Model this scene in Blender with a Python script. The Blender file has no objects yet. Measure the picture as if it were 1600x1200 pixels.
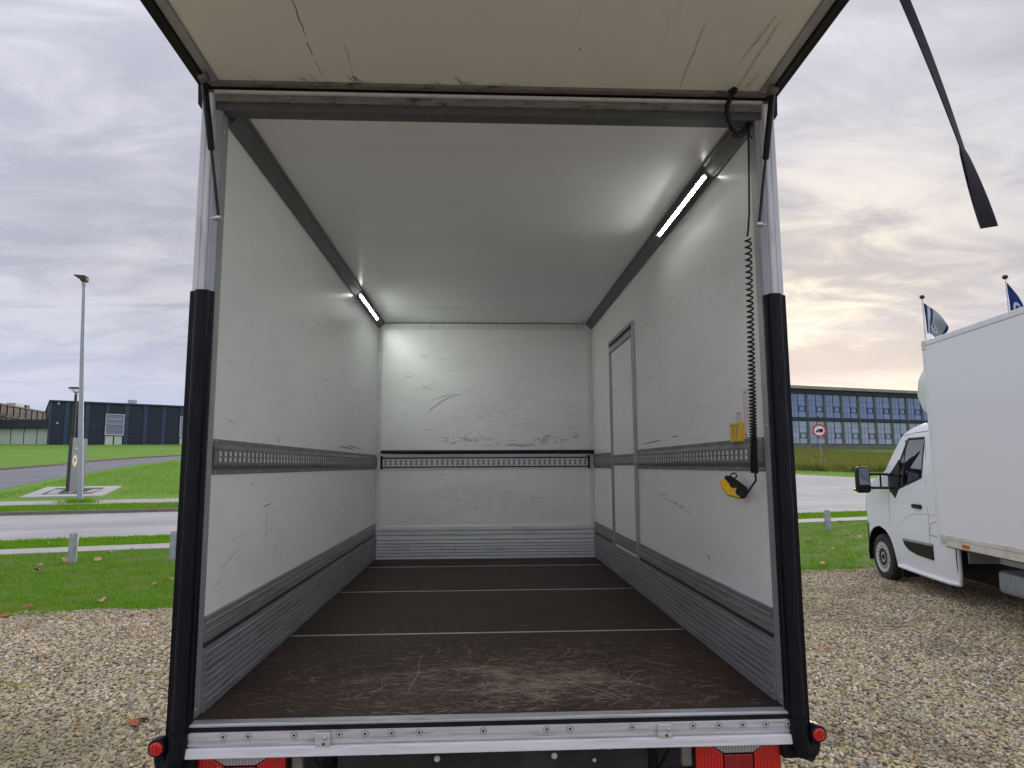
import bpy, bmesh, math, random
import numpy as np
from mathutils import Vector, Matrix
sc = bpy.context.scene
C = sc.collection
R = math.radians
random.seed(7); rng = np.random.default_rng(11)

# ------------------------------------------------------------------ camera
ZF = 0.92                                   # cargo floor height above the ground
CAM = Vector((-0.0497, -2.4632, ZF + 0.871))
YAW, PITCH, ROLL, FPX = 0.0473, 0.1223, -0.0053, 1036.7
fw = Vector((math.sin(YAW)*math.cos(PITCH), math.cos(YAW)*math.cos(PITCH), math.sin(PITCH)))
rt = Vector((math.cos(YAW), -math.sin(YAW), 0)); up = rt.cross(fw)
r2 = math.cos(ROLL)*rt + math.sin(ROLL)*up; u2 = -math.sin(ROLL)*rt + math.cos(ROLL)*up
cam = bpy.data.cameras.new('camera'); camo = bpy.data.objects.new('camera', cam); C.objects.link(camo)
m = Matrix((r2, u2, -fw)).transposed().to_4x4(); m.translation = CAM; camo.matrix_world = m
cam.sensor_width = 36; cam.lens = 36*FPX/1600; cam.clip_start = 0.05; cam.clip_end = 2000
sc.camera = camo
def ray_at(px_, py_, d): return CAM+d*(fw+r2*((px_-800)/FPX)-u2*((py_-600)/FPX))

# ------------------------------------------------------------------ sky, sun, exposure
SUN_AZ, SUN_EL = R(28), R(11)               # azimuth clockwise from +Y
sund = Vector((math.sin(SUN_AZ)*math.cos(SUN_EL), math.cos(SUN_AZ)*math.cos(SUN_EL), math.sin(SUN_EL)))
w = bpy.data.worlds.new('World'); sc.world = w; w.use_nodes = True
nt = w.node_tree; nt.nodes.clear()
class NB:
    """small node builder"""
    def __init__(s, t): s.t = t
    def n(s, typ, **kw):
        d = s.t.nodes.new(typ)
        for k, v in kw.items():
            if k == 'ins':
                for a, b in v.items():
                    if isinstance(b, bpy.types.NodeSocket): s.t.links.new(b, d.inputs[a])
                    else: d.inputs[a].default_value = b
            else: setattr(d, k, v)
        return d
    def math(s, op, a, b=0.0, c=None, clamp=False):
        i = {0: a, 1: b}
        if c is not None: i[2] = c
        return s.n('ShaderNodeMath', operation=op, use_clamp=clamp, ins=i).outputs[0]
    def vm(s, op, a, b=(0, 0, 0)): return s.n('ShaderNodeVectorMath', operation=op, ins={0: a, 1: b})
    def noise(s, vec, scale, detail=4, rough=0.55, dist=0.0):
        return s.n('ShaderNodeTexNoise', ins={'Vector': vec, 'Scale': scale, 'Detail': detail, 'Roughness': rough, 'Distortion': dist}).outputs[0]
    def ramp(s, f, lo, hi, a=0.0, b=1.0):
        return s.n('ShaderNodeMapRange', interpolation_type='SMOOTHSTEP', ins={0: f, 1: lo, 2: hi, 3: a, 4: b}).outputs[0]
    def mix(s, f, a, b, mode='MIX'):
        d = s.n('ShaderNodeMix', data_type='RGBA', blend_type=mode)
        for k, v in ((0, f), (6, a), (7, b)):
            if isinstance(v, bpy.types.NodeSocket): s.t.links.new(v, d.inputs[k])
            else: d.inputs[k].default_value = v if k == 0 else (*v[:3], 1)
        return d.outputs[2]
    def sep(s, v): return s.n('ShaderNodeSeparateXYZ', ins={0: v}).outputs
    def comb(s, x, y, z): return s.n('ShaderNodeCombineXYZ', ins={0: x, 1: y, 2: z}).outputs[0]
    def mapping(s, v, scale=(1, 1, 1), rot=(0, 0, 0), loc=(0, 0, 0)):
        return s.n('ShaderNodeMapping', ins={'Vector': v, 'Scale': scale, 'Rotation': rot, 'Location': loc}).outputs[0]
b = NB(nt)
tc = b.n('ShaderNodeTexCoord').outputs['Generated']
sky = b.n('ShaderNodeTexSky', sky_type='NISHITA', sun_disc=False, sun_elevation=SUN_EL, sun_rotation=SUN_AZ, air_density=1.2, dust_density=2.0)
dx, dy, dz = b.sep(b.vm('NORMALIZE', tc).outputs[0])
zc = b.math('ADD', b.math('MAXIMUM', dz, 0.0), 0.16)
px, py = b.math('DIVIDE', dx, zc), b.math('DIVIDE', dy, zc)
cp = b.mapping(b.comb(px, py, 0), rot=(0, 0, R(-52)), scale=(0.62, 1.15, 1))
n1 = b.noise(cp, 0.9, 6, 0.52, 0.6)
n2 = b.noise(b.mapping(cp, loc=(3.1, 7.7, 0)), 3.8, 7, 0.60, 0.7)
n3 = b.noise(b.mapping(cp, loc=(9, 1, 4)), 0.42, 3, 0.5, 0.2)
cl = b.math('ADD', b.math('MULTIPLY', n1, 0.52), b.math('MULTIPLY', n2, 0.48))
light = b.ramp(cl, 0.40, 0.61)
sd = b.vm('DOT_PRODUCT', b.vm('NORMALIZE', tc).outputs[0], tuple(sund)).outputs['Value']
prox = b.math('POWER', b.math('MAXIMUM', sd, 0.0), 50.0)
prox2 = b.math('POWER', b.math('MAXIMUM', sd, 0.0), 90.0)
wide = b.ramp(sd, -0.3, 0.95)
dark = b.mix(wide, (2.75, 2.8, 3.45), (2.1, 2.1, 2.45))
lite = b.mix(wide, (4.05, 4.05, 4.55), (3.1, 3.08, 3.35))
cc = b.mix(light, dark, lite)
warm = b.mix(light, (2.15, 2.12, 2.4), (4.2, 3.95, 3.5))
cc = b.mix(b.math('MULTIPLY', prox, 0.7, clamp=True), cc, warm)
cc = b.mix(b.math('MULTIPLY', prox2, b.math('MULTIPLY', light, 0.8), clamp=True), cc, (5.6, 5.0, 4.0))
# thin band of clearer, bluer air low over the horizon away from the sun, pale gold towards it
low = b.ramp(dz, 0.26, 0.02)
lowc = b.mix(b.math('MULTIPLY', b.ramp(sd, 0.86, 0.985), b.ramp(dz, 0.17, 0.05)), (3.0, 3.35, 4.6), (4.4, 3.95, 3.3))
lowc = b.mix(b.math('MULTIPLY', light, 0.35), lowc, cc)
cc = b.mix(b.math('MULTIPLY', low, 0.75), cc, lowc)
# a grey bank of cloud lies just under the veiled sun
bz = b.math('ADD', dz, b.math('MULTIPLY', b.math('SUBTRACT', n2, 0.5), 0.05))
bank = b.math('MULTIPLY', b.ramp(bz, 0.112, 0.132), b.ramp(bz, 0.185, 0.150))
bank = b.math('MULTIPLY', bank, b.ramp(sd, 0.55, 0.90))
cc = b.mix(b.math('MULTIPLY', bank, 0.78), cc, (2.45, 2.4, 2.65))
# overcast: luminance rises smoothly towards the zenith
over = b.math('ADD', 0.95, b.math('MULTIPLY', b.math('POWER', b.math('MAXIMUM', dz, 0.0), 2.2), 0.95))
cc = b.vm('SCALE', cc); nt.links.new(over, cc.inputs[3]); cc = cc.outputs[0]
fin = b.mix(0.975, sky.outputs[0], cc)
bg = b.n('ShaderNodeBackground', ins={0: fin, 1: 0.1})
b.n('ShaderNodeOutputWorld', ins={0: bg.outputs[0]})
sl = bpy.data.lights.new('sun', 'SUN'); sl.energy = 0.7; sl.angle = R(14); sl.color = (1, 0.91, 0.79)
so = bpy.data.objects.new('sun', sl); C.objects.link(so)
so.rotation_euler = (-sund).to_track_quat('-Z', 'Y').to_euler(); so.location = (20, 30, 30)
sc.view_settings.view_transform = 'Standard'; sc.view_settings.look = 'None'
sc.view_settings.exposure = 1.08; sc.view_settings.gamma = 1.0; sc.view_settings.use_curve_mapping = False
sc.render.engine = 'CYCLES'
sc.cycles.use_denoising = True; sc.cycles.max_bounces = 8; sc.cycles.diffuse_bounces = 6; sc.cycles.glossy_bounces = 4
sc.cycles.transmission_bounces = 6; sc.cycles.transparent_max_bounces = 12; sc.cycles.sample_clamp_indirect = 6

# ------------------------------------------------------------------ mesh helpers
class MB:
    def __init__(s): s.v = []; s.f = []
    def add(s, vs, fs):
        o = len(s.v); s.v += [tuple(p) for p in vs]; s.f += [tuple(i+o for i in q) for q in fs]; return s
    def box(s, x0, x1, y0, y1, z0, z1):
        return s.add([(x0,y0,z0),(x1,y0,z0),(x1,y1,z0),(x0,y1,z0),(x0,y0,z1),(x1,y0,z1),(x1,y1,z1),(x0,y1,z1)],
                     [(0,3,2,1),(4,5,6,7),(0,1,5,4),(1,2,6,5),(2,3,7,6),(3,0,4,7)])
    def prism(s, pts, axis, t0, t1):
        """closed 2D outline extruded along axis; pts are in the two other axes, in x,y,z order"""
        n = len(pts)
        def P(p, t):
            return (t, p[0], p[1]) if axis == 'x' else (p[0], t, p[1]) if axis == 'y' else (p[0], p[1], t)
        return s.add([P(p, t0) for p in pts]+[P(p, t1) for p in pts],
                     [tuple(range(n)), tuple(range(2*n-1, n-1, -1))]+[(i, i+n, (i+1) % n+n, (i+1) % n) for i in range(n)])
    def tube(s, path, r, n=8, caps=True):
        path = [Vector(p) for p in path]; k = len(path)
        rs = r if isinstance(r, (list, tuple)) else [r]*k
        vs = []; fs = []; ref = None
        for i, p in enumerate(path):
            t = (path[min(i+1, k-1)]-path[max(i-1, 0)]).normalized()
            if ref is None: ref = t.orthogonal().normalized()
            ref = (ref - t*ref.dot(t)).normalized(); q = t.cross(ref)
            for j in range(n):
                a = 2*math.pi*j/n; vs.append(p + rs[i]*(math.cos(a)*ref+math.sin(a)*q))
        for i in range(k-1):
            for j in range(n):
                fs.append((i*n+j, i*n+(j+1) % n, (i+1)*n+(j+1) % n, (i+1)*n+j))
        if caps: fs += [tuple(range(n-1, -1, -1)), tuple((k-1)*n+j for j in range(n))]
        return s.add(vs, fs)
    def lathe(s, prof, o, axis, n=24):
        """prof: (radius, height along axis)"""
        ax = Vector(axis).normalized(); e = ax.orthogonal().normalized(); g = ax.cross(e); o = Vector(o); vs = []; fs = []
        for r, h in prof:
            for j in range(n):
                a = 2*math.pi*j/n; vs.append(o+ax*h+r*(math.cos(a)*e+math.sin(a)*g))
        for i in range(len(prof)-1):
            for j in range(n): fs.append((i*n+j, i*n+(j+1) % n, (i+1)*n+(j+1) % n, (i+1)*n+j))
        fs += [tuple(range(n-1, -1, -1)), tuple((len(prof)-1)*n+j for j in range(n))]
        return s.add(vs, fs)
    def mesh(s, name, bevel=0, smooth=False, seg=2):
        me = bpy.data.meshes.new(name); me.from_pydata(s.v, [], s.f); me.validate()
        bm = bmesh.new(); bm.from_mesh(me)
        bmesh.ops.recalc_face_normals(bm, faces=bm.faces)
        if bevel: bmesh.ops.bevel(bm, geom=[e for e in bm.edges if e.is_manifold and e.calc_face_angle(0) > 0.5], offset=bevel, segments=seg, affect='EDGES', profile=0.5, clamp_overlap=True)
        bm.to_mesh(me); bm.free()
        if smooth:
            for p in me.polygons: p.use_smooth = True
            me.set_sharp_from_angle(angle=R(38))
        return me
    def build(s, name, mat, parent=None, bevel=0, smooth=False, seg=2, **kw):
        return link(name, s.mesh(name, bevel, smooth, seg), mat, parent, **kw)
def link(name, me, mat, parent=None, loc=None, rot=None, scale=None, kind=None):
    if mat is not None and len(me.materials) == 0: me.materials.append(mat)
    o = bpy.data.objects.new(name, me); C.objects.link(o)
    if parent is not None: o.parent = parent
    if loc is not None: o.location = loc
    if rot is not None: o.rotation_euler = rot
    if scale is not None: o.scale = scale
    if kind: o['kind'] = kind
    return o
def tag(o, label, cat, group=None):
    o['label'] = label; o['category'] = cat
    if group: o['group'] = group
    return o
def thing(name, label, cat, loc=(0, 0, 0), rz=0, group=None):
    o = bpy.data.objects.new(name, None); C.objects.link(o); o.location = loc; o.rotation_euler = (0, 0, rz)
    o.empty_display_size = 0.2
    return tag(o, label, cat, group)
def box(name, mat, parent, x0, x1, y0, y1, z0, z1, bevel=0.002, **kw):
    return MB().box(x0, x1, y0, y1, z0, z1).build(name, mat, parent, bevel, **kw)
def ribbon(mb, pts, w0, w1, nrm):
    """tapered flat strip on a surface through pts (3D), normal nrm"""
    nrm = Vector(nrm); k = len(pts); vs = []
    for i, p in enumerate(pts):
        p = Vector(p); t = (Vector(pts[min(i+1, k-1)])-Vector(pts[max(i-1, 0)])).normalized(); s = t.cross(nrm).normalized()
        ww = (w0+(w1-w0)*i/(k-1))*(0.35+0.65*math.sin(math.pi*(i+0.35)/(k-0.3)))/2
        vs += [p+s*ww, p-s*ww]
    mb.add(vs, [(2*i, 2*i+1, 2*i+3, 2*i+2) for i in range(k-1)])

# ------------------------------------------------------------------ materials
def new_mat(name):
    mt = bpy.data.materials.new(name); mt.use_nodes = True; t = mt.node_tree; t.nodes.clear()
    q = NB(t); bs = q.n('ShaderNodeBsdfPrincipled'); q.n('ShaderNodeOutputMaterial', ins={0: bs.outputs[0]})
    return mt, q, bs
def setc(q, bs, sock, v):
    if isinstance(v, bpy.types.NodeSocket): q.t.links.new(v, bs.inputs[sock])
    else: bs.inputs[sock].default_value = (*v[:3], 1) if isinstance(v, (tuple, list)) else v
def bump(q, bs, h, strength=0.3, dist=0.01):
    q.t.links.new(q.n('ShaderNodeBump', ins={'Strength': strength, 'Distance': dist, 'Height': h}).outputs[0], bs.inputs['Normal'])
def pm(name, col, rough=0.5, metal=0.0, var=0.12, scale=6.0, stretch=(1, 1, 1), bmp=0.0, bscale=60, coat=0, dirt=None, dirt_amt=0.5, dirt_scale=3.0, spec=None, rvar=0.08):
    """plain surface with tone variation, optional dirt and fine relief"""
    mt, q, bs = new_mat(name)
    oc = q.mapping(q.n('ShaderNodeTexCoord').outputs['Object'], scale=stretch)
    nz = q.noise(oc, scale, 5, 0.6)
    c = q.mix(q.ramp(nz, 0.3, 0.7), tuple(x*(1-var) for x in col), tuple(min(1, x*(1+var)) for x in col))
    if dirt:
        dn = q.noise(q.mapping(oc, loc=(5, 3, 1)), dirt_scale, 7, 0.68, 0.4)
        c = q.mix(q.math('MULTIPLY', q.ramp(dn, 0.5, 0.72), dirt_amt), c, dirt)
    setc(q, bs, 'Base Color', c)
    setc(q, bs, 'Roughness', q.ramp(q.noise(oc, scale*2.3, 4, 0.6), 0.25, 0.75, max(0.02, rough-rvar), min(1, rough+rvar)))
    bs.inputs['Metallic'].default_value = metal
    if coat: bs.inputs['Coat Weight'].default_value = coat; bs.inputs['Coat Roughness'].default_value = 0.06
    if spec is not None: bs.inputs['Specular IOR Level'].default_value = spec
    if bmp: bump(q, bs, q.noise(oc, bscale, 4, 0.6), bmp, 0.004)
    return mt
def wall_mat(name, col, scuff=0.45, horiz='y', smears=()):
    """white glass-fibre panel: fine vertical weave, rub marks along the load direction, grey smears and nicks"""
    mt, q, bs = new_mat(name)
    oc = q.n('ShaderNodeTexCoord').outputs['Object']
    x, y, z = q.sep(oc); h = y if horiz == 'y' else x
    p2 = q.comb(h, z, 0)
    weave = q.noise(q.mapping(p2, scale=(240, 7, 1)), 1.0, 2, 0.5)
    tone = q.noise(q.mapping(p2, scale=(1.1, 2.2, 1)), 1.6, 5, 0.6)
    c = q.mix(q.ramp(tone, 0.3, 0.7), tuple(v*0.955 for v in col), tuple(min(1, v*1.02) for v in col))
    c = q.mix(q.ramp(weave, 0.35, 0.65, 0, 0.10), c, tuple(v*0.8 for v in col))
    sm = q.noise(q.mapping(p2, scale=(2.6, 16, 1), loc=(4, 2, 0)), 1.0, 7, 0.66, 0.7)
    zone = q.ramp(q.noise(q.mapping(p2, scale=(1.3, 1.9, 1), loc=(1.3, 8, 0)), 1.0, 3, 0.5), 0.42, 0.66)
    c = q.mix(q.math('MULTIPLY', q.math('MULTIPLY', q.ramp(sm, 0.57, 0.72), zone), scuff), c, (0.30, 0.29, 0.27))
    nk = q.noise(q.mapping(p2, scale=(26, 60, 1), rot=(0, 0, 0.35)), 1.0, 4, 0.7, 0.5)
    c = q.mix(q.math('MULTIPLY', q.ramp(nk, 0.715, 0.76), scuff*1.1, clamp=True), c, (0.16, 0.13, 0.10))
    for (ch, cz, sh, sz, amt) in smears:
        e1 = q.math('DIVIDE', q.math('SUBTRACT', h, ch), sh); e2 = q.math('DIVIDE', q.math('SUBTRACT', z, cz), sz)
        g_ = q.math('POWER', 2.718, q.math('MULTIPLY', q.math('ADD', q.math('MULTIPLY', e1, e1), q.math('MULTIPLY', e2, e2)), -1.0))
        sn = q.noise(q.mapping(p2, scale=(13, 30, 1), loc=(ch, cz, 0)), 1.0, 6, 0.66, 0.8)
        c = q.mix(q.math('MULTIPLY', q.ramp(q.math('ADD', sn, q.math('MULTIPLY', g_, 0.16)), 0.60, 0.72), q.math('MULTIPLY', g_, amt)), c, (0.30, 0.30, 0.29))
    setc(q, bs, 'Base Color', c)
    setc(q, bs, 'Roughness', q.ramp(tone, 0.3, 0.7, 0.30, 0.37))
    dent = q.noise(q.mapping(p2, scale=(3, 3, 1)), 1.0, 3, 0.55)
    hh = q.math('ADD', q.math('MULTIPLY', weave, 0.03), dent)
    bump(q, bs, hh, 0.12, 0.02)
    return mt
M = {}
M['wall'] = wall_mat('wall_panel_white', (0.89, 0.90, 0.895))
M['front'] = wall_mat('front_wall_white', (0.89, 0.90, 0.90), 0.6, 'x', [(.62, ZF+1.12, .20, .055, .95), (.25, ZF+1.07, .30, .03, .8), (.87, ZF+1.15, .07, .05, .8), (-.25, ZF+1.12, .35, .07, .6), (.1, ZF+1.35, .7, .2, .16), (0, ZF+.55, .9, .2, .14)])
M['ceil'] = wall_mat('ceiling_white', (0.88, 0.885, 0.88), 0.3)
def cream_mat():
    mt, q, bs = new_mat('lift_door_inner_skin')
    oc = q.n('ShaderNodeTexCoord').outputs['Object']; x, y, z = q.sep(oc); p2 = q.comb(x, y, 0)
    t = q.noise(q.mapping(p2, scale=(1.5, 0.8, 1)), 1.5, 5, 0.6)
    c = q.mix(q.ramp(t, 0.3, 0.7), (0.86, 0.845, 0.785), (0.90, 0.885, 0.825))
    run = q.noise(q.mapping(p2, scale=(11, 1.3, 1)), 1.0, 6, 0.65, 0.8)
    c = q.mix(q.ramp(run, 0.60, 0.78, 0, 0.22), c, (0.42, 0.38, 0.31))
    setc(q, bs, 'Base Color', c); bs.inputs['Roughness'].default_value = 0.42
    bump(q, bs, q.noise(q.mapping(p2, scale=(200, 5, 1)), 1, 2), 0.05, 0.01)
    return mt
M['cream'] = cream_mat()
M['alu'] = pm('aluminium_grey', (0.50, 0.51, 0.53), 0.42, 0.85, 0.12, 9, (1, 1, 6), dirt=(0.16, 0.15, 0.14), dirt_amt=0.45, dirt_scale=5)
M['alu_post'] = pm('aluminium_post', (0.40, 0.41, 0.43), 0.5, 0.6, 0.08, 4, (3, 3, 0.7), dirt=(0.2, 0.2, 0.2), dirt_amt=0.3)
M['alu_dark'] = pm('anodised_kick_profile', (0.29, 0.295, 0.305), 0.48, 0.45, 0.16, 7, (6, 0.5, 6), dirt=(0.10, 0.095, 0.09), dirt_amt=0.6, dirt_scale=4)
M['ridge'] = pm('highlit_ridge_edges', (0.52, 0.53, 0.55), 0.4, 0.6, 0.2, 9, (6, .6, 6), dirt=(0.15, 0.15, 0.15), dirt_amt=0.7, dirt_scale=3)  # paler metal paints the highlights along the kick ridges
M['cove'] = pm('cove_profile_grey', (0.12, 0.122, 0.128), 0.55, 0.3, 0.1, 5, (6, 0.6, 6), dirt=(0.13, 0.13, 0.13), dirt_amt=0.5)
M['rail'] = pm('galvanised_rail', (0.21, 0.215, 0.21), 0.5, 0.35, 0.15, 9, (4, 1, 4), dirt=(0.10, 0.10, 0.09), dirt_amt=0.5)
M['white_alu'] = pm('white_painted_aluminium', (0.74, 0.75, 0.78), 0.38, 0.0, 0.04, 6, (5, 5, 0.6), dirt=(0.42, 0.40, 0.36), dirt_amt=0.5, dirt_scale=5)
M['sill'] = pm('sill_aluminium', (0.66, 0.66, 0.66), 0.42, 0.35, 0.1, 9, (0.7, 6, 16), dirt=(0.16, 0.13, 0.11), dirt_amt=0.75, dirt_scale=5)
M['sill_top'] = pm('sill_edge_bare', (0.56, 0.57, 0.60), 0.38, 0.7, 0.1, 11, (0.6, 5, 8), dirt=(0.25, 0.22, 0.2), dirt_amt=0.6, dirt_scale=6)
M['plank'] = pm('front_plank_white', (0.80, 0.80, 0.83), 0.38, 0.0, 0.05, 6, (0.8, 3, 9), dirt=(0.45, 0.42, 0.40), dirt_amt=0.5, dirt_scale=3)
M['rubber'] = pm('black_rubber', (0.005, 0.0055, 0.009), 0.42, 0, 0.3, 7, (4, 4, 1), dirt=(0.012, 0.012, 0.017), dirt_amt=0.5, dirt_scale=4, bmp=0.12, bscale=40, spec=0.22)
M['black'] = pm('black_plastic', (0.008, 0.008, 0.010), 0.45, 0, 0.2, 12, spec=0.3)
M['tyre'] = pm('tyre_rubber', (0.022, 0.022, 0.023), 0.8, 0, 0.25, 10, dirt=(0.09, 0.08, 0.07), dirt_amt=0.4)
M['seal'] = pm('purple_black_seal', (0.012, 0.010, 0.015), 0.55, 0, 0.3, 9, dirt=(0.04, 0.035, 0.032), dirt_amt=0.4, spec=0.2)
M['grime'] = pm('grimy_aluminium', (0.25, 0.235, 0.215), 0.55, 0.25, 0.15, 8, (2, 6, 6), dirt=(0.025, 0.022, 0.018), dirt_amt=0.95, dirt_scale=7)
M['chassis'] = pm('chassis_black', (0.02, 0.02, 0.021), 0.6, 0, 0.3, 5, dirt=(0.08, 0.07, 0.06), dirt_amt=0.5)
M['steel'] = pm('zinc_steel', (0.55, 0.55, 0.56), 0.38, 0.9, 0.1, 20)
M['scuff'] = pm('scuff_dark', (0.24, 0.23, 0.22), 0.6, 0, 0.4, 30)
M['scuff_tan'] = pm('scuff_tan', (0.55, 0.49, 0.38), 0.6, 0, 0.3, 30)
M['black_mark'] = pm('crack_black', (0.03, 0.025, 0.022), 0.7, 0, 0.3, 40)
M['white_paint'] = pm('van_white_paint', (0.80, 0.81, 0.84), 0.33, 0, 0.006, 2, rvar=0.015, coat=0.6)
M['van_box'] = pm('van_box_grp', (0.78, 0.785, 0.81), 0.33, 0, 0.008, 1.2, (1, 0.6, 1.6), rvar=0.015, coat=0.25)
M['van_trim'] = pm('van_cream_trim', (0.62, 0.60, 0.53), 0.45, 0, 0.08, 5, dirt=(0.38, 0.34, 0.28), dirt_amt=0.5)
M['yellow'] = pm('yellow_plastic', (0.80, 0.50, 0.02), 0.4, 0, 0.08, 25, dirt=(0.3, 0.2, 0.03), dirt_amt=0.3, dirt_scale=30)
M['sticker_yellow'] = pm('sticker_yellow', (0.85, 0.56, 0.02), 0.4, 0, 0.05, 20)
M['sticker_white'] = pm('sticker_white', (0.80, 0.78, 0.80), 0.4, 0, 0.03, 20)
M['red_ink'] = pm('red_print', (0.62, 0.05, 0.08), 0.5, 0, 0.1, 30)
M['ink'] = pm('dark_print', (0.07, 0.07, 0.10), 0.5, 0, 0.2, 30)
M['grey_ink'] = pm('grey_print', (0.35, 0.35, 0.42), 0.5, 0, 0.2, 30)
def lens_mat(name, col, emis=0.0, n=28):
    mt, q, bs = new_mat(name); oc = q.n('ShaderNodeTexCoord').outputs['Object']
    wv = q.n('ShaderNodeTexWave', ins={'Vector': oc, 'Scale': n, 'Distortion': 0.5}).outputs[1]
    setc(q, bs, 'Base Color', q.mix(wv, col, tuple(v*0.55 for v in col))); bs.inputs['Roughness'].default_value = 0.12
    bs.inputs['Coat Weight'].default_value = 0.6; bump(q, bs, wv, 0.25, 0.004)
    return mt
M['red_lens'] = lens_mat('red_lens', (0.75, 0.012, 0.010)); M['deep_red'] = lens_mat('red_reflector', (0.42, 0.006, 0.012), n=60)
M['clear_lens'] = lens_mat('clear_lens', (0.55, 0.52, 0.53)); M['orange_lens'] = lens_mat('orange_lens', (0.85, 0.22, 0.01))
def emit_mat(name, col, st):
    mt, q, bs = new_mat(name); oc = q.n('ShaderNodeTexCoord').outputs['Object']
    bs.inputs['Base Color'].default_value = (0.9, 0.9, 0.85, 1)
    bs.inputs['Emission Color'].default_value = (*col, 1)
    setc(q, bs, 'Emission Strength', q.ramp(q.noise(oc, 40, 1), 0.2, 0.8, st*0.9, st*1.1)); return mt
M['led'] = emit_mat('led_tube', (0.96, 1.0, 0.92), 80.0)
def floor_mat():
    mt, q, bs = new_mat('phenolic_plywood_brown')
    oc = q.n('ShaderNodeTexCoord').outputs['Object']; x, y, z = q.sep(oc); p2 = q.comb(x, y, 0)
    base = q.mix(q.ramp(q.noise(p2, 2.3, 5, 0.6), 0.3, 0.7), (0.030, 0.018, 0.015), (0.046, 0.028, 0.023))
    base = q.mix(q.ramp(q.noise(q.mapping(p2, scale=(60, 60, 1)), 1.0, 2), 0.45, 0.65, 0, 0.25), base, (0.06, 0.042, 0.036))
    # worn area by the sill: the film rubbed off along the face grain
    dxx = q.math('DIVIDE', q.math('SUBTRACT', x, 0.06), 0.82); dyy = q.math('DIVIDE', q.math('SUBTRACT', y, 0.36), 0.42)
    rr = q.math('ADD', q.math('MULTIPLY', dxx, dxx), q.math('MULTIPLY', dyy, dyy))
    zone = q.math('POWER', 2.718, q.math('MULTIPLY', rr, -1.0))
    zone = q.math('MULTIPLY', zone, q.ramp(y, 1.2, 0.7))
    gr = q.noise(q.mapping(p2, scale=(14, 95, 1)), 1.0, 8, 0.78, 0.8)
    bl = q.noise(q.mapping(p2, scale=(3.2, 7, 1), loc=(2, 5, 0)), 1.0, 5, 0.6, 0.3)
    th = q.math('ADD', gr, q.math('ADD', q.math('MULTIPLY', zone, 0.21), q.math('MULTIPLY', q.math('SUBTRACT', bl, 0.5), 0.50)))
    wear = q.ramp(th, 0.70, 0.74)
    c = q.mix(q.math('MULTIPLY', wear, q.math('ADD', 0.22, q.math('MULTIPLY', zone, 0.85)), clamp=True), base, (0.29, 0.21, 0.165))
    rust = q.math('MULTIPLY', q.ramp(q.noise(q.mapping(p2, scale=(7, 14, 1), loc=(7, 0, 0)), 1.0, 6, 0.7), 0.62, 0.75), q.ramp(x, -0.45, -0.7))
    c = q.mix(q.math('MULTIPLY', rust, q.math('MULTIPLY', q.ramp(y, 0.8, 0.4), 0.8)), c, (0.20, 0.085, 0.02))
    setc(q, bs, 'Base Color', c); setc(q, bs, 'Roughness', q.ramp(gr, 0.3, 0.7, 0.5, 0.7))
    bs.inputs['Specular IOR Level'].default_value = 0.22; bump(q, bs, gr, 0.12, 0.003); return mt
M['floor'] = floor_mat()
M['floor_scratch'] = pm('bare_wood_scratch', (0.36, 0.27, 0.21), 0.7, 0, 0.3, 20)
def ground_mat(name, c1, c2, c3, s1, s2, rough=0.95, bm_=0.3):
    mt, q, bs = new_mat(name); oc = q.n('ShaderNodeTexCoord').outputs['Object']
    a = q.noise(oc, s1, 6, 0.62); e = q.noise(oc, s2, 5, 0.7)
    c = q.mix(q.ramp(a, 0.32, 0.68), c1, c2); c = q.mix(q.ramp(e, 0.45, 0.7, 0, 0.8), c, c3)
    setc(q, bs, 'Base Color', c); bs.inputs['Roughness'].default_value = rough; bump(q, bs, e, bm_, 0.02); return mt
M['grass_ground'] = ground_mat('lawn_ground', (0.10, 0.24, 0.007), (0.135, 0.30, 0.010), (0.20, 0.30, 0.018), 0.35, 4.0)
M['thatch'] = ground_mat('lawn_thatch', (0.075, 0.135, 0.010), (0.10, 0.175, 0.012), (0.12, 0.12, 0.03), 1.3, 9.0)
M['asphalt'] = ground_mat('pale_asphalt', (0.43, 0.41, 0.41), (0.49, 0.47, 0.47), (0.38, 0.365, 0.37), 0.5, 60, 0.9, 0.15)
M['asphalt_dark'] = ground_mat('driveway_asphalt', (0.19, 0.19, 0.21), (0.24, 0.24, 0.26), (0.15, 0.15, 0.165), 0.5, 40, 0.9, 0.15)
M['paving'] = ground_mat('path_paving', (0.42, 0.40, 0.37), (0.48, 0.46, 0.43), (0.35, 0.33, 0.30), 1.2, 20, 0.9, 0.15)
M['concrete'] = ground_mat('concrete', (0.48, 0.47, 0.44), (0.55, 0.54, 0.51), (0.42, 0.41, 0.38), 2, 30, 0.9, 0.1)
M['kerb'] = ground_mat('kerb_stone', (0.17, 0.14, 0.12), (0.22, 0.19, 0.16), (0.10, 0.08, 0.07), 3, 20, 0.9, 0.2)
M['gravel_base'] = ground_mat('gravel_bed', (0.24, 0.20, 0.14), (0.36, 0.30, 0.21), (0.12, 0.10, 0.075), 9, 55, 0.95, 0.6)
M['cobble'] = ground_mat('dark_cobble', (0.09, 0.09, 0.10), (0.14, 0.14, 0.155), (0.06, 0.06, 0.07), 6, 20)
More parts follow.
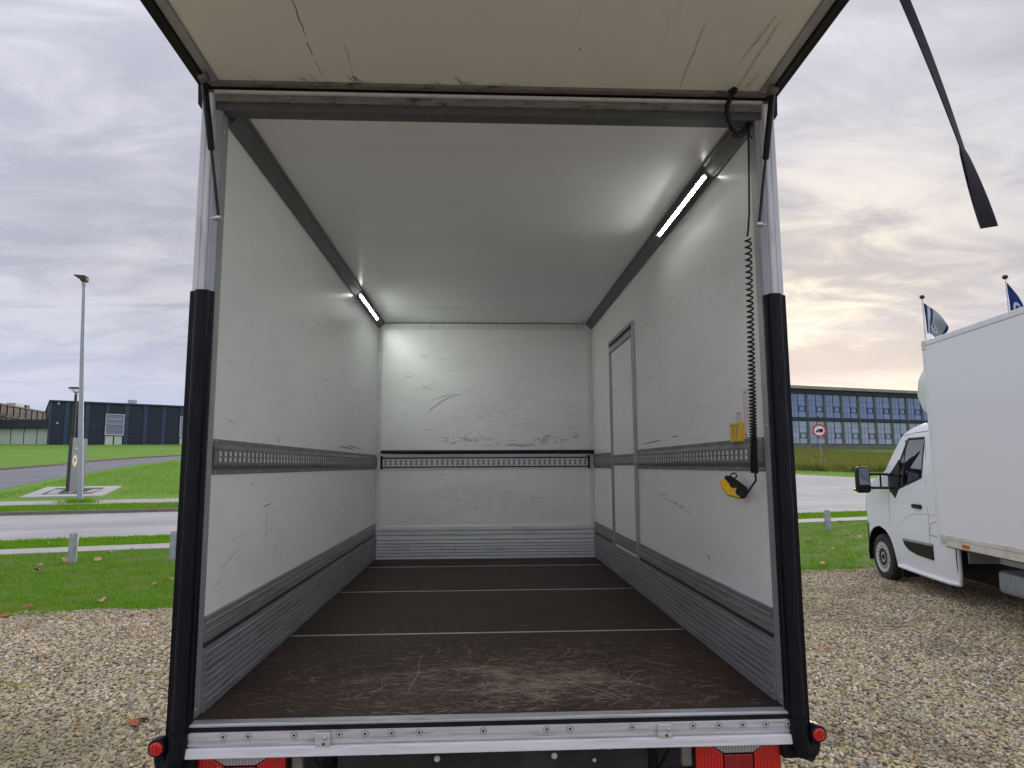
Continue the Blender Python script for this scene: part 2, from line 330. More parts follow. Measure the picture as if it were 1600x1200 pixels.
def road_mat():
    mt, q, bs = new_mat('road_asphalt'); oc = q.n('ShaderNodeTexCoord').outputs['Object']
    rl = q.mapping(oc, rot=(0, 0, -A16_)); a = q.noise(oc, .5, 6, .62); e = q.noise(oc, 60, 4, .7)
    c = q.mix(q.ramp(a, .32, .68), (0.42, 0.41, 0.385), (0.48, 0.47, 0.445)); c = q.mix(q.ramp(e, .45, .7, 0, .5), c, (0.36, .35, .335))
    st = q.noise(q.mapping(rl, scale=(.05, 1.6, 1)), 1.0, 5, .6, .3); c = q.mix(q.ramp(st, .50, .66, 0, .55), c, (0.30, .285, .29))
    pt = q.noise(q.mapping(rl, scale=(.12, .5, 1), loc=(3, 9, 0)), 1.0, 2, .5); c = q.mix(q.ramp(pt, .60, .62, 0, .25), c, (0.27, .26, .27))
    setc(q, bs, 'Base Color', c); bs.inputs['Roughness'].default_value = .9; bump(q, bs, e, .15, .02); return mt
A16_ = R(16)
M['asphalt'] = road_mat()
def stone_mat():
    mt, q, bs = new_mat('pebbles'); oi = q.n('ShaderNodeObjectInfo').outputs['Random']
    cr = q.n('ShaderNodeValToRGB', ins={0: oi}); e = cr.color_ramp; e.interpolation = 'CONSTANT'
    cols = [(0.60,0.50,0.29),(0.42,0.33,0.17),(0.70,0.62,0.44),(0.26,0.21,0.12),(0.50,0.46,0.39),(0.60,0.44,0.21),(0.15,0.13,0.11),(0.80,0.74,0.62),(0.46,0.31,0.15),(0.36,0.35,0.34),(0.62,0.53,0.32),(0.50,0.45,0.24)]
    while len(e.elements) < len(cols): e.elements.new(0.5)
    for i, cc_ in enumerate(cols): e.elements[i].position = i/len(cols); e.elements[i].color = (*cc_, 1)
    oc = q.n('ShaderNodeTexCoord').outputs['Object']
    c = q.mix(q.ramp(q.noise(oc, 1.6, 4), 0.35, 0.7, 0, 0.4), cr.outputs[0], (0.34, 0.28, 0.19))
    wp = q.n('ShaderNodeNewGeometry').outputs['Position']; damp = q.noise(wp, 0.8, 5, 0.62)
    c = q.mix(q.ramp(damp, 0.48, 0.68, 0, 0.55), c, (0.20, 0.165, 0.105)); c = q.mix(q.ramp(q.noise(wp, 0.33, 3), 0.5, 0.66, 0, 0.35), c, (0.36, 0.33, 0.18))
    setc(q, bs, 'Base Color', c); bs.inputs['Roughness'].default_value = 0.8; return mt
M['pebble'] = stone_mat()
def blade_mat(name, cols, rough=0.6):
    mt, q, bs = new_mat(name); g = q.n('ShaderNodeNewGeometry').outputs['Random Per Island']
    cr = q.n('ShaderNodeValToRGB', ins={0: g}); e = cr.color_ramp
    while len(e.elements) < len(cols): e.elements.new(0.5)
    for i, cc_ in enumerate(cols): e.elements[i].position = i/(len(cols)-1); e.elements[i].color = (*cc_, 1)
    oc = q.n('ShaderNodeTexCoord').outputs['Object']
    c = q.mix(q.ramp(q.noise(oc, 1.1, 4, 0.6), 0.45, 0.7, 0, 0.55), cr.outputs[0], (0.29, 0.34, 0.03))
    setc(q, bs, 'Base Color', c); bs.inputs['Roughness'].default_value = rough
    bs.inputs['Specular IOR Level'].default_value = 0.2
    # leaves let some light through
    tr = q.n('ShaderNodeBsdfTranslucent', ins={0: c}); mx = q.n('ShaderNodeMixShader', ins={0: 0.35, 1: bs.outputs[0], 2: tr.outputs[0]})
    q.t.links.new(mx.outputs[0], [n for n in q.t.nodes if n.type == 'OUTPUT_MATERIAL'][0].inputs[0]); return mt
M['grass'] = blade_mat('grass_blades', [(0.075,0.22,0.004),(0.13,0.35,0.008),(0.18,0.45,0.014),(0.29,0.44,0.03),(0.10,0.29,0.006)])
M['weeds'] = blade_mat('rough_grass_blades', [(0.16,0.24,0.03),(0.24,0.30,0.06),(0.36,0.30,0.12),(0.19,0.28,0.04),(0.32,0.18,0.08),(0.13,0.20,0.03)])
M['leaf'] = pm('dry_leaf', (0.46, 0.30, 0.15), 0.8, 0, 0.35, 20)
M['leaf_red'] = pm('dry_leaf_red', (0.38, 0.12, 0.05), 0.8, 0, 0.3, 20)
M['galv'] = pm('galvanised_post', (0.34, 0.36, 0.38), 0.5, 0.4, 0.15, 6, (3, 3, 1), dirt=(0.2, 0.2, 0.2), dirt_amt=0.4)
M['lamp_grey'] = pm('lamp_grey', (0.38, 0.41, 0.46), 0.45, 0.2, 0.06, 2)
M['lamp_dark'] = pm('lamp_dark_bronze', (0.045, 0.04, 0.03), 0.5, 0.2, 0.2, 3)
M['navy'] = pm('navy_cladding', (0.014, 0.019, 0.044), 0.45, 0, 0.2, 0.4)
M['navy_rib'] = pm('navy_rib', (0.035, 0.052, 0.11), 0.45, 0, 0.15, 0.6)
M['brown_clad'] = pm('brown_cladding', (0.060, 0.038, 0.038), 0.6, 0, 0.2, 0.4)
M['brown_rib'] = pm('brown_pilaster', (0.095, 0.070, 0.065), 0.6, 0, 0.1, 0.5)
M['dark_band'] = pm('dark_fascia', (0.035, 0.04, 0.055), 0.5, 0, 0.15, 0.4)
M['pale_panel'] = pm('pale_glazed_panel', (0.60, 0.66, 0.60), 0.40, 0, 0.05, 0.6)
M['frame_grey'] = pm('grey_window_frame', (0.50, 0.53, 0.60), 0.4, 0.2, 0.05, 1)
M['mullion'] = pm('dark_mullion', (0.022, 0.026, 0.040), 0.5, 0.1, 0.2, 1)
M['column'] = pm('concrete_column', (0.16, 0.155, 0.15), 0.8, 0, 0.12, 0.7)
M['fascia'] = pm('roof_fascia', (0.30, 0.29, 0.28), 0.6, 0, 0.1, 0.5)
M['roof_unit'] = pm('roof_unit', (0.50, 0.52, 0.50), 0.5, 0, 0.1, 1)
def glass_mat(name, col, rough=0.05, spec=0.9):
    mt, q, bs = new_mat(name); oc = q.n('ShaderNodeTexCoord').outputs['Object']
    setc(q, bs, 'Base Color', q.mix(q.n('ShaderNodeObjectInfo').outputs['Random'], tuple(v*0.86 for v in col), tuple(v*1.14 for v in col)))
    bs.inputs['Roughness'].default_value = rough; bs.inputs['Specular IOR Level'].default_value = spec; bs.inputs['IOR'].default_value = 1.6
    bs.inputs['Coat Weight'].default_value = 0.25
    bump(q, bs, q.noise(oc, 0.8, 2), 0.03, 0.05); return mt
M['office_glass'] = glass_mat('sky_blue_office_glass', (0.11, 0.19, 0.42)); M['office_glass_low'] = glass_mat('pale_sky_office_glass', (0.26, 0.33, 0.44))  # base colours carry the reflected sky: blue upstairs, paler below
M['hall_glass'] = glass_mat('hall_window_glass', (0.17, 0.18, 0.24))
def clear_glass(name, tint):
    mt, q, bs = new_mat(name); out = [n for n in q.t.nodes if n.type == 'OUTPUT_MATERIAL'][0]
    tr = q.n('ShaderNodeBsdfTransparent', ins={0: (*tint, 1)}); gl = q.n('ShaderNodeBsdfGlossy', ins={0: (1, 1, 1, 1), 1: 0.02})
    fr = q.n('ShaderNodeFresnel', ins={0: 1.5}); fa = q.math('ADD', q.math('MULTIPLY', fr.outputs[0], 1.5), .12, clamp=True); mx = q.n('ShaderNodeMixShader', ins={0: fa, 1: tr.outputs[0], 2: gl.outputs[0]})
    q.t.links.new(mx.outputs[0], out.inputs[0]); return mt
M['van_glass'] = clear_glass('van_side_glass', (0.50, 0.62, 0.58))
M['interior'] = pm('van_interior_grey', (0.05, 0.055, 0.055), 0.8, 0, 0.2, 6)
M['rim'] = pm('steel_rim', (0.66, 0.66, 0.67), 0.40, 0.45, 0.08, 14, dirt=(0.25, 0.15, 0.10), dirt_amt=0.35, dirt_scale=8)
M['totem'] = pm('totem_grey', (0.105, 0.13, 0.15), 0.5, 0, 0.06, 2)
M['totem_edge'] = pm('totem_dark_edge', (0.05, 0.055, 0.06), 0.5, 0, 0.1, 2)
M['white'] = pm('white_enamel', (0.78, 0.78, 0.78), 0.4, 0, 0.03, 6)
M['sign_red'] = pm('sign_red', (0.62, 0.03, 0.04), 0.45, 0, 0.05, 6)
M['wood_dark'] = pm('dark_wood', (0.03, 0.028, 0.03), 0.7, 0, 0.2, 4)

# ------------------------------------------------------------------ site frame: u along the road, v across it
A16 = R(16); CA, SA = math.cos(A16), math.sin(A16)
def gz(v): return 0.056*min(max(0.0, v-20.0), 130.0)
def W(u, v, h=0.0): return (u*CA-v*SA, u*SA+v*CA-2.4632, gz(v)+h)
def edge_v(u): return 9.76-0.064*u+0.10*math.sin(u*2.1)+0.06*math.sin(u*5.3+1)+0.03*math.sin(u*11.7)
def strip(name, mat, u0, u1, v0, v1, h, thick=0.0, parent=None, nu=1):
    mb = MB()
    if thick:
        mb.add([W(u0,v0,h-thick),W(u1,v0,h-thick),W(u1,v1,h-thick),W(u0,v1,h-thick),W(u0,v0,h),W(u1,v0,h),W(u1,v1,h),W(u0,v1,h)],
               [(0,3,2,1),(4,5,6,7),(0,1,5,4),(1,2,6,5),(2,3,7,6),(3,0,4,7)])
    else: mb.add([W(u0,v0,h),W(u1,v0,h),W(u1,v1,h),W(u0,v1,h)], [(0,1,2,3)])
    o = mb.build(name, mat, parent); return o
def struct(o): o['kind'] = 'structure'; return o
mb = MB(); vs_ = [-400, 20, 150, 600]
for v in vs_: mb.add([W(-500, v), W(500, v)], [])
mb.f = [(0, 1, 3, 2), (2, 3, 5, 4), (4, 5, 7, 6)]
struct(mb.build('ground', M['grass_ground']))
# gravel yard: one sheet up to the ragged lawn edge
us = np.arange(-40, 40.01, 0.25); mb = MB()
for u in us: mb.add([W(u, -60, 0.004), W(u, edge_v(u), 0.004)], [])
mb.f = [(2*i, 2*i+2, 2*i+3, 2*i+1) for i in range(len(us)-1)]
struct(mb.build('gravel_yard', M['gravel_base']))
mb = MB()
for u in us: mb.add([W(u, edge_v(u)-.02, 0.0025), W(u, 16.75, 0.0025)], [])
mb.f = [(2*i, 2*i+2, 2*i+3, 2*i+1) for i in range(len(us)-1)]
struct(mb.build('lawn_thatch', M['thatch']))
struct(strip('footpath', M['paving'], -80, 120, 16.75, 17.75, 0.02, 0.06))
struct(strip('road', M['asphalt'], -150, 200, 19.9, 25.3, 0.006))
mb = MB(); pts = [(10,25.0),(18,34),(22,75),(31,75),(32,46),(34.4,39),(36.6,34.9),(41,29),(50,25.0)]
mb.add([W(u, v, 0.011) for u, v in pts], [tuple(range(len(pts)))])
struct(mb.build('side_road', M['asphalt']))
for u0, u1 in ((-80, 9.6), (50.5, 120)):
    struct(strip('kerb', M['kerb'], u0, u1, 25.3, 25.46, 0.11, 0.25))
struct(strip('footpath', M['paving'], -80, 8, 28.3, 29.7, 0.02, 0.06))
# driveway curving up the lawn
near = [(-12.2,30.2),(-11.9,34.6),(-11.85,39.6),(-11.6,45.3),(-10.75,54),(-8.7,65),(-4,74)]
far = [(-19.5,30.2),(-18.6,40),(-16.9,49.6),(-15.5,53.7),(-14.7,58.9),(-12.6,65.8),(-7,76)]
mb = MB()
for p, q_ in zip(near, far): mb.add([W(*p, 0.008), W(*q_, 0.008)], [])
mb.f = [(2*i, 2*i+2, 2*i+3, 2*i+1) for i in range(len(near)-1)]
struct(mb.build('driveway', M['asphalt_dark']))
mb = MB()
for p, q_ in zip(far[:-1], far[1:]):
    d = Vector((q_[0]-p[0], q_[1]-p[1])).normalized(); s = Vector((-d.y, d.x))*0.16
    a0, a1, c0, c1 = p, q_, (p[0]+s.x, p[1]+s.y), (q_[0]+s.x, q_[1]+s.y)
    mb.add([W(*a0,-.1),W(*a1,-.1),W(*c1,-.1),W(*c0,-.1),W(*a0,.12),W(*a1,.12),W(*c1,.12),W(*c0,.12)],
           [(0,3,2,1),(4,5,6,7),(0,1,5,4),(1,2,6,5),(2,3,7,6),(3,0,4,7)])
struct(mb.build('kerb', M['kerb']))

# pebbles: scattered stones on the part of the yard around the vehicles
def pebbles():
    cell = 0.4; vs = []; fs = []; dens = []
    for x in np.arange(-9, 12, cell):
        for y in np.arange(-1.6, 12, cell):
            cx, cy = x+cell/2, y+cell/2
            u, v = cx*CA+(cy+2.4632)*SA, -cx*SA+(cy+2.4632)*CA
            if v > edge_v(u)-0.02: continue
            if -1.0 < cx < 0.95 and cy > 2.5: continue
            dist = math.hypot(cx-CAM.x, cy-CAM.y)
            if dist > 3 and abs(cx) > 1.15*(dist+2.2): continue
            k = len(vs); vs += [(x,y,.004),(x+cell,y,.004),(x+cell,y+cell,.004),(x,y+cell,.004)]; fs.append((k,k+1,k+2,k+3))
            dens.append(3300 if dist < 7 else 2500 if dist < 9.5 else 1800)
    me = bpy.data.meshes.new('pebbles'); me.from_pydata(vs, [], fs)
    at = me.attributes.new('dens', 'FLOAT', 'FACE'); at.data.foreach_set('value', dens)
    o = link('pebbles', me, M['pebble']); o['kind'] = 'stuff'
    g = bpy.data.node_groups.new('scatter_pebbles', 'GeometryNodeTree')
    g.interface.new_socket('Geometry', in_out='INPUT', socket_type='NodeSocketGeometry')
    g.interface.new_socket('Geometry', in_out='OUTPUT', socket_type='NodeSocketGeometry')
    q = NB(g); gi = q.n('NodeGroupInput'); go = q.n('NodeGroupOutput')
    na = q.n('GeometryNodeInputNamedAttribute', data_type='FLOAT'); na.inputs['Name'].default_value = 'dens'
    dp = q.n('GeometryNodeDistributePointsOnFaces', distribute_method='RANDOM', ins={'Mesh': gi.outputs[0], 'Density': na.outputs[0], 'Seed': 3})
    jo = q.n('GeometryNodeJoinGeometry')
    for i in range(7):
        ic = q.n('GeometryNodeMeshIcoSphere', ins={'Radius': 0.0125, 'Subdivisions': 2})
        nz = q.n('ShaderNodeTexNoise', ins={'Scale': 42.0, 'Detail': 1.5})
        ps = q.n('GeometryNodeInputPosition'); g.links.new(q.vm('ADD', ps.outputs[0], (i*3.3, i*1.7, 0)).outputs[0], nz.inputs['Vector'])
        off = q.vm('SCALE', q.vm('SUBTRACT', nz.outputs[1], (0.5, 0.5, 0.5)).outputs[0]); off.inputs[3].default_value = 0.032
        sp = q.n('GeometryNodeSetPosition', ins={'Geometry': ic.outputs[0], 'Offset': off.outputs[0]})
        tr = q.n('GeometryNodeTransform', ins={'Geometry': sp.outputs[0], 'Scale': (1.25-0.05*i, 0.8+0.06*i, 0.55+0.04*(i % 3))})
        sm = q.n('GeometryNodeSetMaterial', ins={'Geometry': tr.outputs[0], 'Material': M['pebble']})
        sh = q.n('GeometryNodeSetShadeSmooth', ins={0: sm.outputs[0]})
        gt = q.n('GeometryNodeGeometryToInstance', ins={0: sh.outputs[0]}); g.links.new(gt.outputs[0], jo.inputs[0])
    rr = q.n('FunctionNodeRandomValue', data_type='FLOAT_VECTOR'); rr.inputs[0].default_value = (-0.5, -0.5, 0); rr.inputs[1].default_value = (0.5, 0.5, 6.28)
    rs = q.n('FunctionNodeRandomValue', data_type='FLOAT'); rs.inputs[2].default_value = 0.55; rs.inputs[3].default_value = 1.25; rs.inputs['Seed'].default_value = 5
    rz = q.n('FunctionNodeRandomValue', data_type='FLOAT_VECTOR'); rz.inputs[0].default_value = (0, 0, -0.004); rz.inputs[1].default_value = (0, 0, 0.013); rz.inputs['Seed'].default_value = 9
    sp = q.n('GeometryNodeSetPosition', ins={'Geometry': dp.outputs[0], 'Offset': rz.outputs[0]})
    ip = q.n('GeometryNodeInstanceOnPoints', ins={'Points': sp.outputs[0], 'Instance': jo.outputs[0], 'Pick Instance': True, 'Rotation': rr.outputs[0], 'Scale': rs.outputs[1]})
    g.links.new(ip.outputs[0], go.inputs[0])
    o.modifiers.new('scatter', 'NODES').node_group = g
pebbles()
def tuft_mesh(name, mat, n, sample, h0, h1, w0, w1, lean=0.5):
    """n single blades; sample(n) gives u,v arrays"""
    u, v = sample(n); n = len(u)
    z = 0.056*np.maximum(0, v-20)
    X = u*CA-v*SA; Y = u*SA+v*CA-2.4632
    h = rng.uniform(h0, h1, n)*(0.72+0.5*np.clip(0.5+0.5*np.sin(X*5.1+1.7*np.sin(Y*3.3))*np.sin(Y*6.7+1.3*np.sin(X*2.9)), 0, 1)); wd = rng.uniform(w0, w1, n); a = rng.uniform(0, 2*np.pi, n); l = rng.uniform(0, lean, n)*h; la = rng.uniform(0, 2*np.pi, n)
    V = np.zeros((n, 3, 3))
    V[:, 0] = np.stack([X-np.cos(a)*wd/2, Y-np.sin(a)*wd/2, z-0.005], 1)
    V[:, 1] = np.stack([X+np.cos(a)*wd/2, Y+np.sin(a)*wd/2, z-0.005], 1)
    V[:, 2] = np.stack([X+np.cos(la)*l, Y+np.sin(la)*l, z+h], 1)
    me = bpy.data.meshes.new(name); me.from_pydata(V.reshape(-1, 3).tolist(), [], np.arange(3*n).reshape(-1, 3).tolist())
    return link(name, me, mat, kind='stuff')
def lawn_near(n):
    k = n//2
    u = np.concatenate([rng.uniform(-8.5, 1.0, k), rng.uniform(6.0, 20, n-k)])
    e = 9.76-0.064*u+0.10*np.sin(u*2.1)+0.06*np.sin(u*5.3+1)+0.03*np.sin(u*11.7)
    v = e-0.10-np.abs(rng.normal(0, 0.10, n))*(rng.uniform(0, 1, n) < .10)+rng.uniform(0, 1, n)**1.25*(16.7-e+0.1)
    cl_ = np.sin(u*3.1+1.9*np.sin(v*2.3))*np.sin(v*4.7+1.1*np.sin(u*5.9)); k_ = rng.uniform(0, 1, n) < np.clip(.78+.5*cl_, .25, 1); u, v = u[k_], v[k_]
    return u, v
o = tuft_mesh('lawn_grass', M['grass'], 250000, lawn_near, 0.025, 0.062, 0.006, 0.013, 0.9)
o['label'] = 'short bright green grass of the mown lawns'; o['category'] = 'grass'
def lawn_far(n):
    parts = []
    for (u0, u1, v0, v1, k) in ((-9, 1, 17.8, 19.95, .20), (13, 24, 17.8, 19.95, .16), (-13, -1, 25.5, 28.25, .24), (-11.2, -2, 31.3, 60, .30), (26, 44, 36, 44, .10)):
        m_ = int(n*k); parts.append((rng.uniform(u0, u1, m_), rng.uniform(v0, v1, m_)))
    u = np.concatenate([p[0] for p in parts]); v = np.concatenate([p[1] for p in parts])
    keep = ~((u > -10.4) & (u < -6.8) & (v > 31) & (v < 36.2))
    # keep off the side road mouth and the driveway
    keep &= ~((u > 26) & (v < 44) & ((v-39)/(34.9-39) > (u-34.4)/2.2+0.0) & (u < 36.6) & (v > 34.9)) & ~((u > 26) & (u < 34.4))
    keep &= ~((v > 44) & (u < -10.2+(v-50)*0.13))
    return u[keep], v[keep]
o = tuft_mesh('lawn_grass', M['grass'], 90000, lawn_far, 0.03, 0.08, 0.012, 0.03, 0.9)
o['label'] = 'mown grass verges and slope across the road'; o['category'] = 'grass'
def rough(n):
    u = rng.uniform(30, 80, n*2); v = rng.uniform(0, 1, n*2)**1.6*48+41.5+np.clip((40-u)*1.05, -1, 6)
    cl = np.sin(u*1.3+np.sin(v*.7)*2)*np.sin(v*.9+1.3*np.sin(u*.6))+rng.normal(0, .5, n*2)
    k = cl > -0.35; return u[k][:n], v[k][:n]
o = tuft_mesh('rough_grass', M['weeds'], 60000, rough, 0.25, 0.95, 0.05, 0.13, 0.8)
o['label'] = 'tall rough weeds in front of the glass office'; o['category'] = 'weeds'
# moss and weeds in the gravel
def sprigs(n):
    cs = [(-2.1,6.7),(-3.4,8.6),(6.6,7.3),(5.3,6.1),(-1.6,5.2),(4.6,8.0),(6.9,8.6),(3.6,4.6)]
    u = []; v = []
    for i in range(n):
        c_ = cs[i % len(cs)]; u.append(rng.normal(c_[0], .05)); v.append(rng.normal(c_[1], .05))
    return np.array(u), np.array(v)
tuft_mesh('gravel_weeds', M['grass'], 420, sprigs, 0.02, 0.05, 0.008, 0.014, 0.9)['label'] = 'tiny green weeds sprouting in the gravel'

# ------------------------------------------------------------------ the open box truck
XI, XO, LI, HI = 1.05, 1.116, 3.976, 2.27
T = thing('box_truck', 'open white cargo box truck body with brown floor and raised lift door', 'truck')
def zz(a): return ZF+a
# floor: four plywood sheets, three aluminium joint strips
ys = [0.012, 1.160, 2.352, 3.493, LI]
for i in range(4):
    fp = box('floor_panel', M['floor'], T, -XI+.004, XI-.004, ys[i]+(.008 if i else 0), ys[i+1]-(.008 if i < 3 else 0), zz(-.021), zz(0), 0)
    if i == 0: floor0 = fp
    if i < 3: box('joint_strip', M['sill_top'], T, -XI+.02, XI-.02, ys[i+1]-.0076, ys[i+1]+.0076, zz(-.02), zz(.0015), .0008)
box('floor_frame', M['chassis'], T, -XO+.01, XO-.01, .045, LI+.05, zz(-.13), zz(-.022), 0)
mb = MB(); rr = random.Random(3)
for i in range(2300):
    x = rr.gauss(.08, .46); y = abs(rr.gauss(.40, .30))+.03
    if i > 2200: x, y = rr.uniform(-.95, .95), rr.uniform(.05, 3.6)
    if abs(x) > .98 or y > 3.7 or (y > 1.13 and i < 2200): continue
    a = rr.gauss(0, .35) if rr.random() < .72 else rr.uniform(-1.5, 1.5); l = rr.choice([.012, .02, .03, .04, .055, .10])*rr.uniform(.5, 1.2)
    k = 4; cu = rr.uniform(-.5, .5); pp = []
    for j in range(k+1):
        t = j/k-.5; pp.append((x+math.cos(a+cu*t)*l*t, y+math.sin(a+cu*t)*l*t, zz(.0006)))
    ww = rr.uniform(.0012, .0036); ribbon(mb, pp, ww, ww*rr.uniform(.3, 1), (0, 0, 1))
for (x, y, a, l) in [(.33,.30,2.2,.34),(.42,.22,-.9,.30),(-.32,.52,1.55,.55),(-.72,.46,.6,.10),(-.74,.43,1.9,.09),(.25,.42,.7,.22),(.05,.25,-1.1,.24),(.55,.36,.9,.28),(-.05,.55,.5,.14),(.75,.55,-.6,.2),(.15,.2,-.75,.28),(-.45,.3,1.2,.12),(.62,.25,-.7,.16),(.36,.78,1.3,.16),(-.1,.82,1.4,.12),(-.25,.85,1.6,.13)]:
    pp = [(x+math.cos(a)*l*(t-.5)+.008*math.sin(9*t+x*7), y+math.sin(a)*l*(t-.5), zz(.0009)) for t in np.linspace(0, 1, 9)]
    ribbon(mb, pp, .005, .003, (0, 0, 1))
mb.build('scratches', M['floor_scratch'], floor0, kind='stuff')
# walls, roof, front wall
lw = box('side_wall', M['wall'], T, -XO, -XI, .05, LI+.06, zz(-.12), zz(HI), 0)
rw = box('side_wall', M['wall'], T, XI, XO, .05, LI+.06, zz(-.12), zz(HI), 0)
fwall = box('front_wall', M['front'], T, -XI, XI, LI, LI+.058, zz(-.02), zz(HI), 0)
roof = box('roof_panel', M['ceil'], T, -XO, XO, .05, LI+.06, zz(HI), zz(HI+.055), 0)
lw['label'] = 'left inner wall of white scuffed panels'; rw['label'] = 'right inner wall with narrow door and stickers'
# cove profiles between walls and ceiling
for s in (-1, 1):
    pr = [(s*(XI-.002), zz(2.208)), (s*(XI-.008), zz(2.206)), (s*(XI-.012), zz(2.2145)), (s*(XI-.050), zz(2.2552)), (s*(XI-.062), zz(2.258)), (s*(XI-.064), zz(2.268)), (s*(XI-.002), zz(2.268))]
    cv = MB().prism(pr, 'y', .062, LI-.002).build('cove_profile', M['cove'], T)
    y0, y1 = ((2.77, 3.63) if s < 0 else (.51, 1.305))
    xa, za, xb, zb = XI-.023, 2.2255, XI-.039, 2.2427
    n_ = Vector((-s*1, 0, -1)).normalized()*.007
    pr = [(s*xa, zz(za)), (s*xb, zz(zb)), (s*xb+n_.x, zz(zb)+n_.z), (s*xa+n_.x, zz(za)+n_.z)]
    hm = MB().prism(pr, 'y', y0-.02, y1+.02)
    ed = Vector((s*(xb-xa), 0, zb-za)).normalized()
    for e_, sg in ((Vector((s*xa, 0, zz(za))), 1), (Vector((s*xb, 0, zz(zb))), -1)):     # channel side lips, added to keep the strip's halo off wall and ceiling
        q0, q1 = e_, e_+ed*sg*.0035
        hm.prism([(q0.x, q0.z), (q1.x, q1.z), (q1.x+n_.x*2.9, q1.z+n_.z*2.9), (q0.x+n_.x*2.9, q0.z+n_.z*2.9)], 'y', y0-.02, y1+.02)
    hm.build('lamp_housing', M['white_alu'], cv)
    k0, k1 = Vector((s*(xa-.003), 0, zz(za+.003)))+n_, Vector((s*(xb+.003), 0, zz(zb-.003)))+n_
    pr = [(k0.x, k0.z), (k1.x, k1.z), (k1.x+n_.x*.9, k1.z+n_.z*.9), (k0.x+n_.x*.9, k0.z+n_.z*.9)]
    MB().prism(pr, 'y', y0, y1).build('light_strip', M['led'], cv)
# ribbed kick planks along both sides
def kick(s, z0, z1, ngr, d):
    pts = [(s*(XI-.001), zz(z0))]
    zs = np.linspace(z0, z1, ngr+1); pts.append((s*(XI-d), zz(z0+.001)))
    for i in range(1, ngr):
        c_ = zs[i]; pts += [(s*(XI-d), zz(c_-.0035)), (s*(XI-d+.0045), zz(c_-.0015)), (s*(XI-d+.0045), zz(c_+.0015)), (s*(XI-d), zz(c_+.0035))]
    pts += [(s*(XI-d), zz(z1-.001)), (s*(XI-.001), zz(z1))]
    return MB().prism(pts, 'y', .064, LI-.004).build('kick_plank', M['alu_dark'], T)
for s in (-1, 1):
    k1 = kick(s, .004, .226, 9, .017); k2 = kick(s, .244, .334, 3, .012)
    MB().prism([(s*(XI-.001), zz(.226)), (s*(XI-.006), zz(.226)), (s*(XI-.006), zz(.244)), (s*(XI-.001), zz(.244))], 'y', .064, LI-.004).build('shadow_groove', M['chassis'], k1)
    mb = MB()
    for zr, dd in [(z_, .017) for z_ in np.linspace(.004, .226, 10)[1:-1]]+[(.274, .012), (.304, .012)]:
        mb.prism([(s*(XI-dd+.001), zz(zr+.0036)), (s*(XI-dd-.0022), zz(zr+.0052)), (s*(XI-dd-.0022), zz(zr+.0076)), (s*(XI-dd+.001), zz(zr+.009))], 'y', .066, LI-.005)
    mb.build('ridges', M['ridge'], k1, kind='stuff')
    mb = MB(); r3 = random.Random(5+s)
    for i in range(46):
        y, z = r3.uniform(.1, 3.6), r3.choice([r3.uniform(.02, .22), r3.uniform(.25, .33)]); l = r3.uniform(.005, .03); a = r3.gauss(.3, .8)
        dd = .0176 if z < .23 else .0126
        ribbon(mb, [(s*(XI-dd), y+math.cos(a)*l*t, zz(z+math.sin(a)*l*t)) for t in (-.5, 0, .5)], .004, .002, (s, 0, 0))
    mb.build('nicks', M['steel'], k1, kind='stuff')
# slotted lashing rails let into both side walls
def side_rail(s):
    z0, z1 = .843, .976; y0, y1 = .066, LI-.004; mb = MB()
    fl = lambda a, c_, d0, d1, ya=y0, yb=y1: mb.box(*sorted((s*(XI-d0), s*(XI-d1))), ya, yb, zz(a), zz(c_))
    fl(z0, z0+.018, .001, .004); fl(z1-.018, z1, .001, .004)
    for a, c_, da, dc in ((z0+.018, z0+.036, .003, .014), (z1-.036, z1-.018, .014, .003)):     # sloping webs
        pts = [(s*(XI-da), zz(a)), (s*(XI-dc), zz(c_)), (s*(XI-dc+.003), zz(c_)), (s*(XI-da+.003), zz(a))]
        mb.prism(pts, 'y', y0, y1)
    zb = [z0+.036, z0+.0475, z0+.0655, z0+.0705, z0+.0885, z1-.036]      # web rows: solid, slot, solid, slot, solid
    fl(zb[0], zb[1], .0095, .0125); fl(zb[2], zb[3], .0095, .0125); fl(zb[4], zb[5], .0095, .0125)
    pitch = .052; n = int((y1-y0-.05)/pitch); fl(zb[1], zb[2], .0095, .0125, y0, y0+.045); fl(zb[3], zb[4], .0095, .0125, y0, y0+.045)
    for i in range(n):
        ya = y0+.045+i*pitch+.030; yb = min(y0+.045+(i+1)*pitch, y1)
        if i == n-1: yb = y1
        fl(zb[1], zb[2], .0095, .0125, ya, yb); fl(zb[3], zb[4], .0095, .0125, ya, yb)
    o = mb.build('lashing_rail', M['rail'], T)
    mb = MB()                                                     # bright wall liner seen through the slots
    mb.box(*sorted((s*(XI-.001), s*(XI-.0094))), y0+.044, y1, zz(z0+.038), zz(z1-.038)); mb.build('slot_backing', M['white'], o)
    mb = MB()
    for i in range(16):
        for zc in (z0+.009, z1-.009):
            y = .10+.25*i
            if y < LI-.05: mb.lathe([(.005, 0), (.0045, .0015), (.002, .0025)], (s*(XI-.004), y, zz(zc)), (-s, 0, 0), 8)
    mb.build('rivets', M['steel'], o, kind='stuff')
side_rail(-1); side_rail(1)
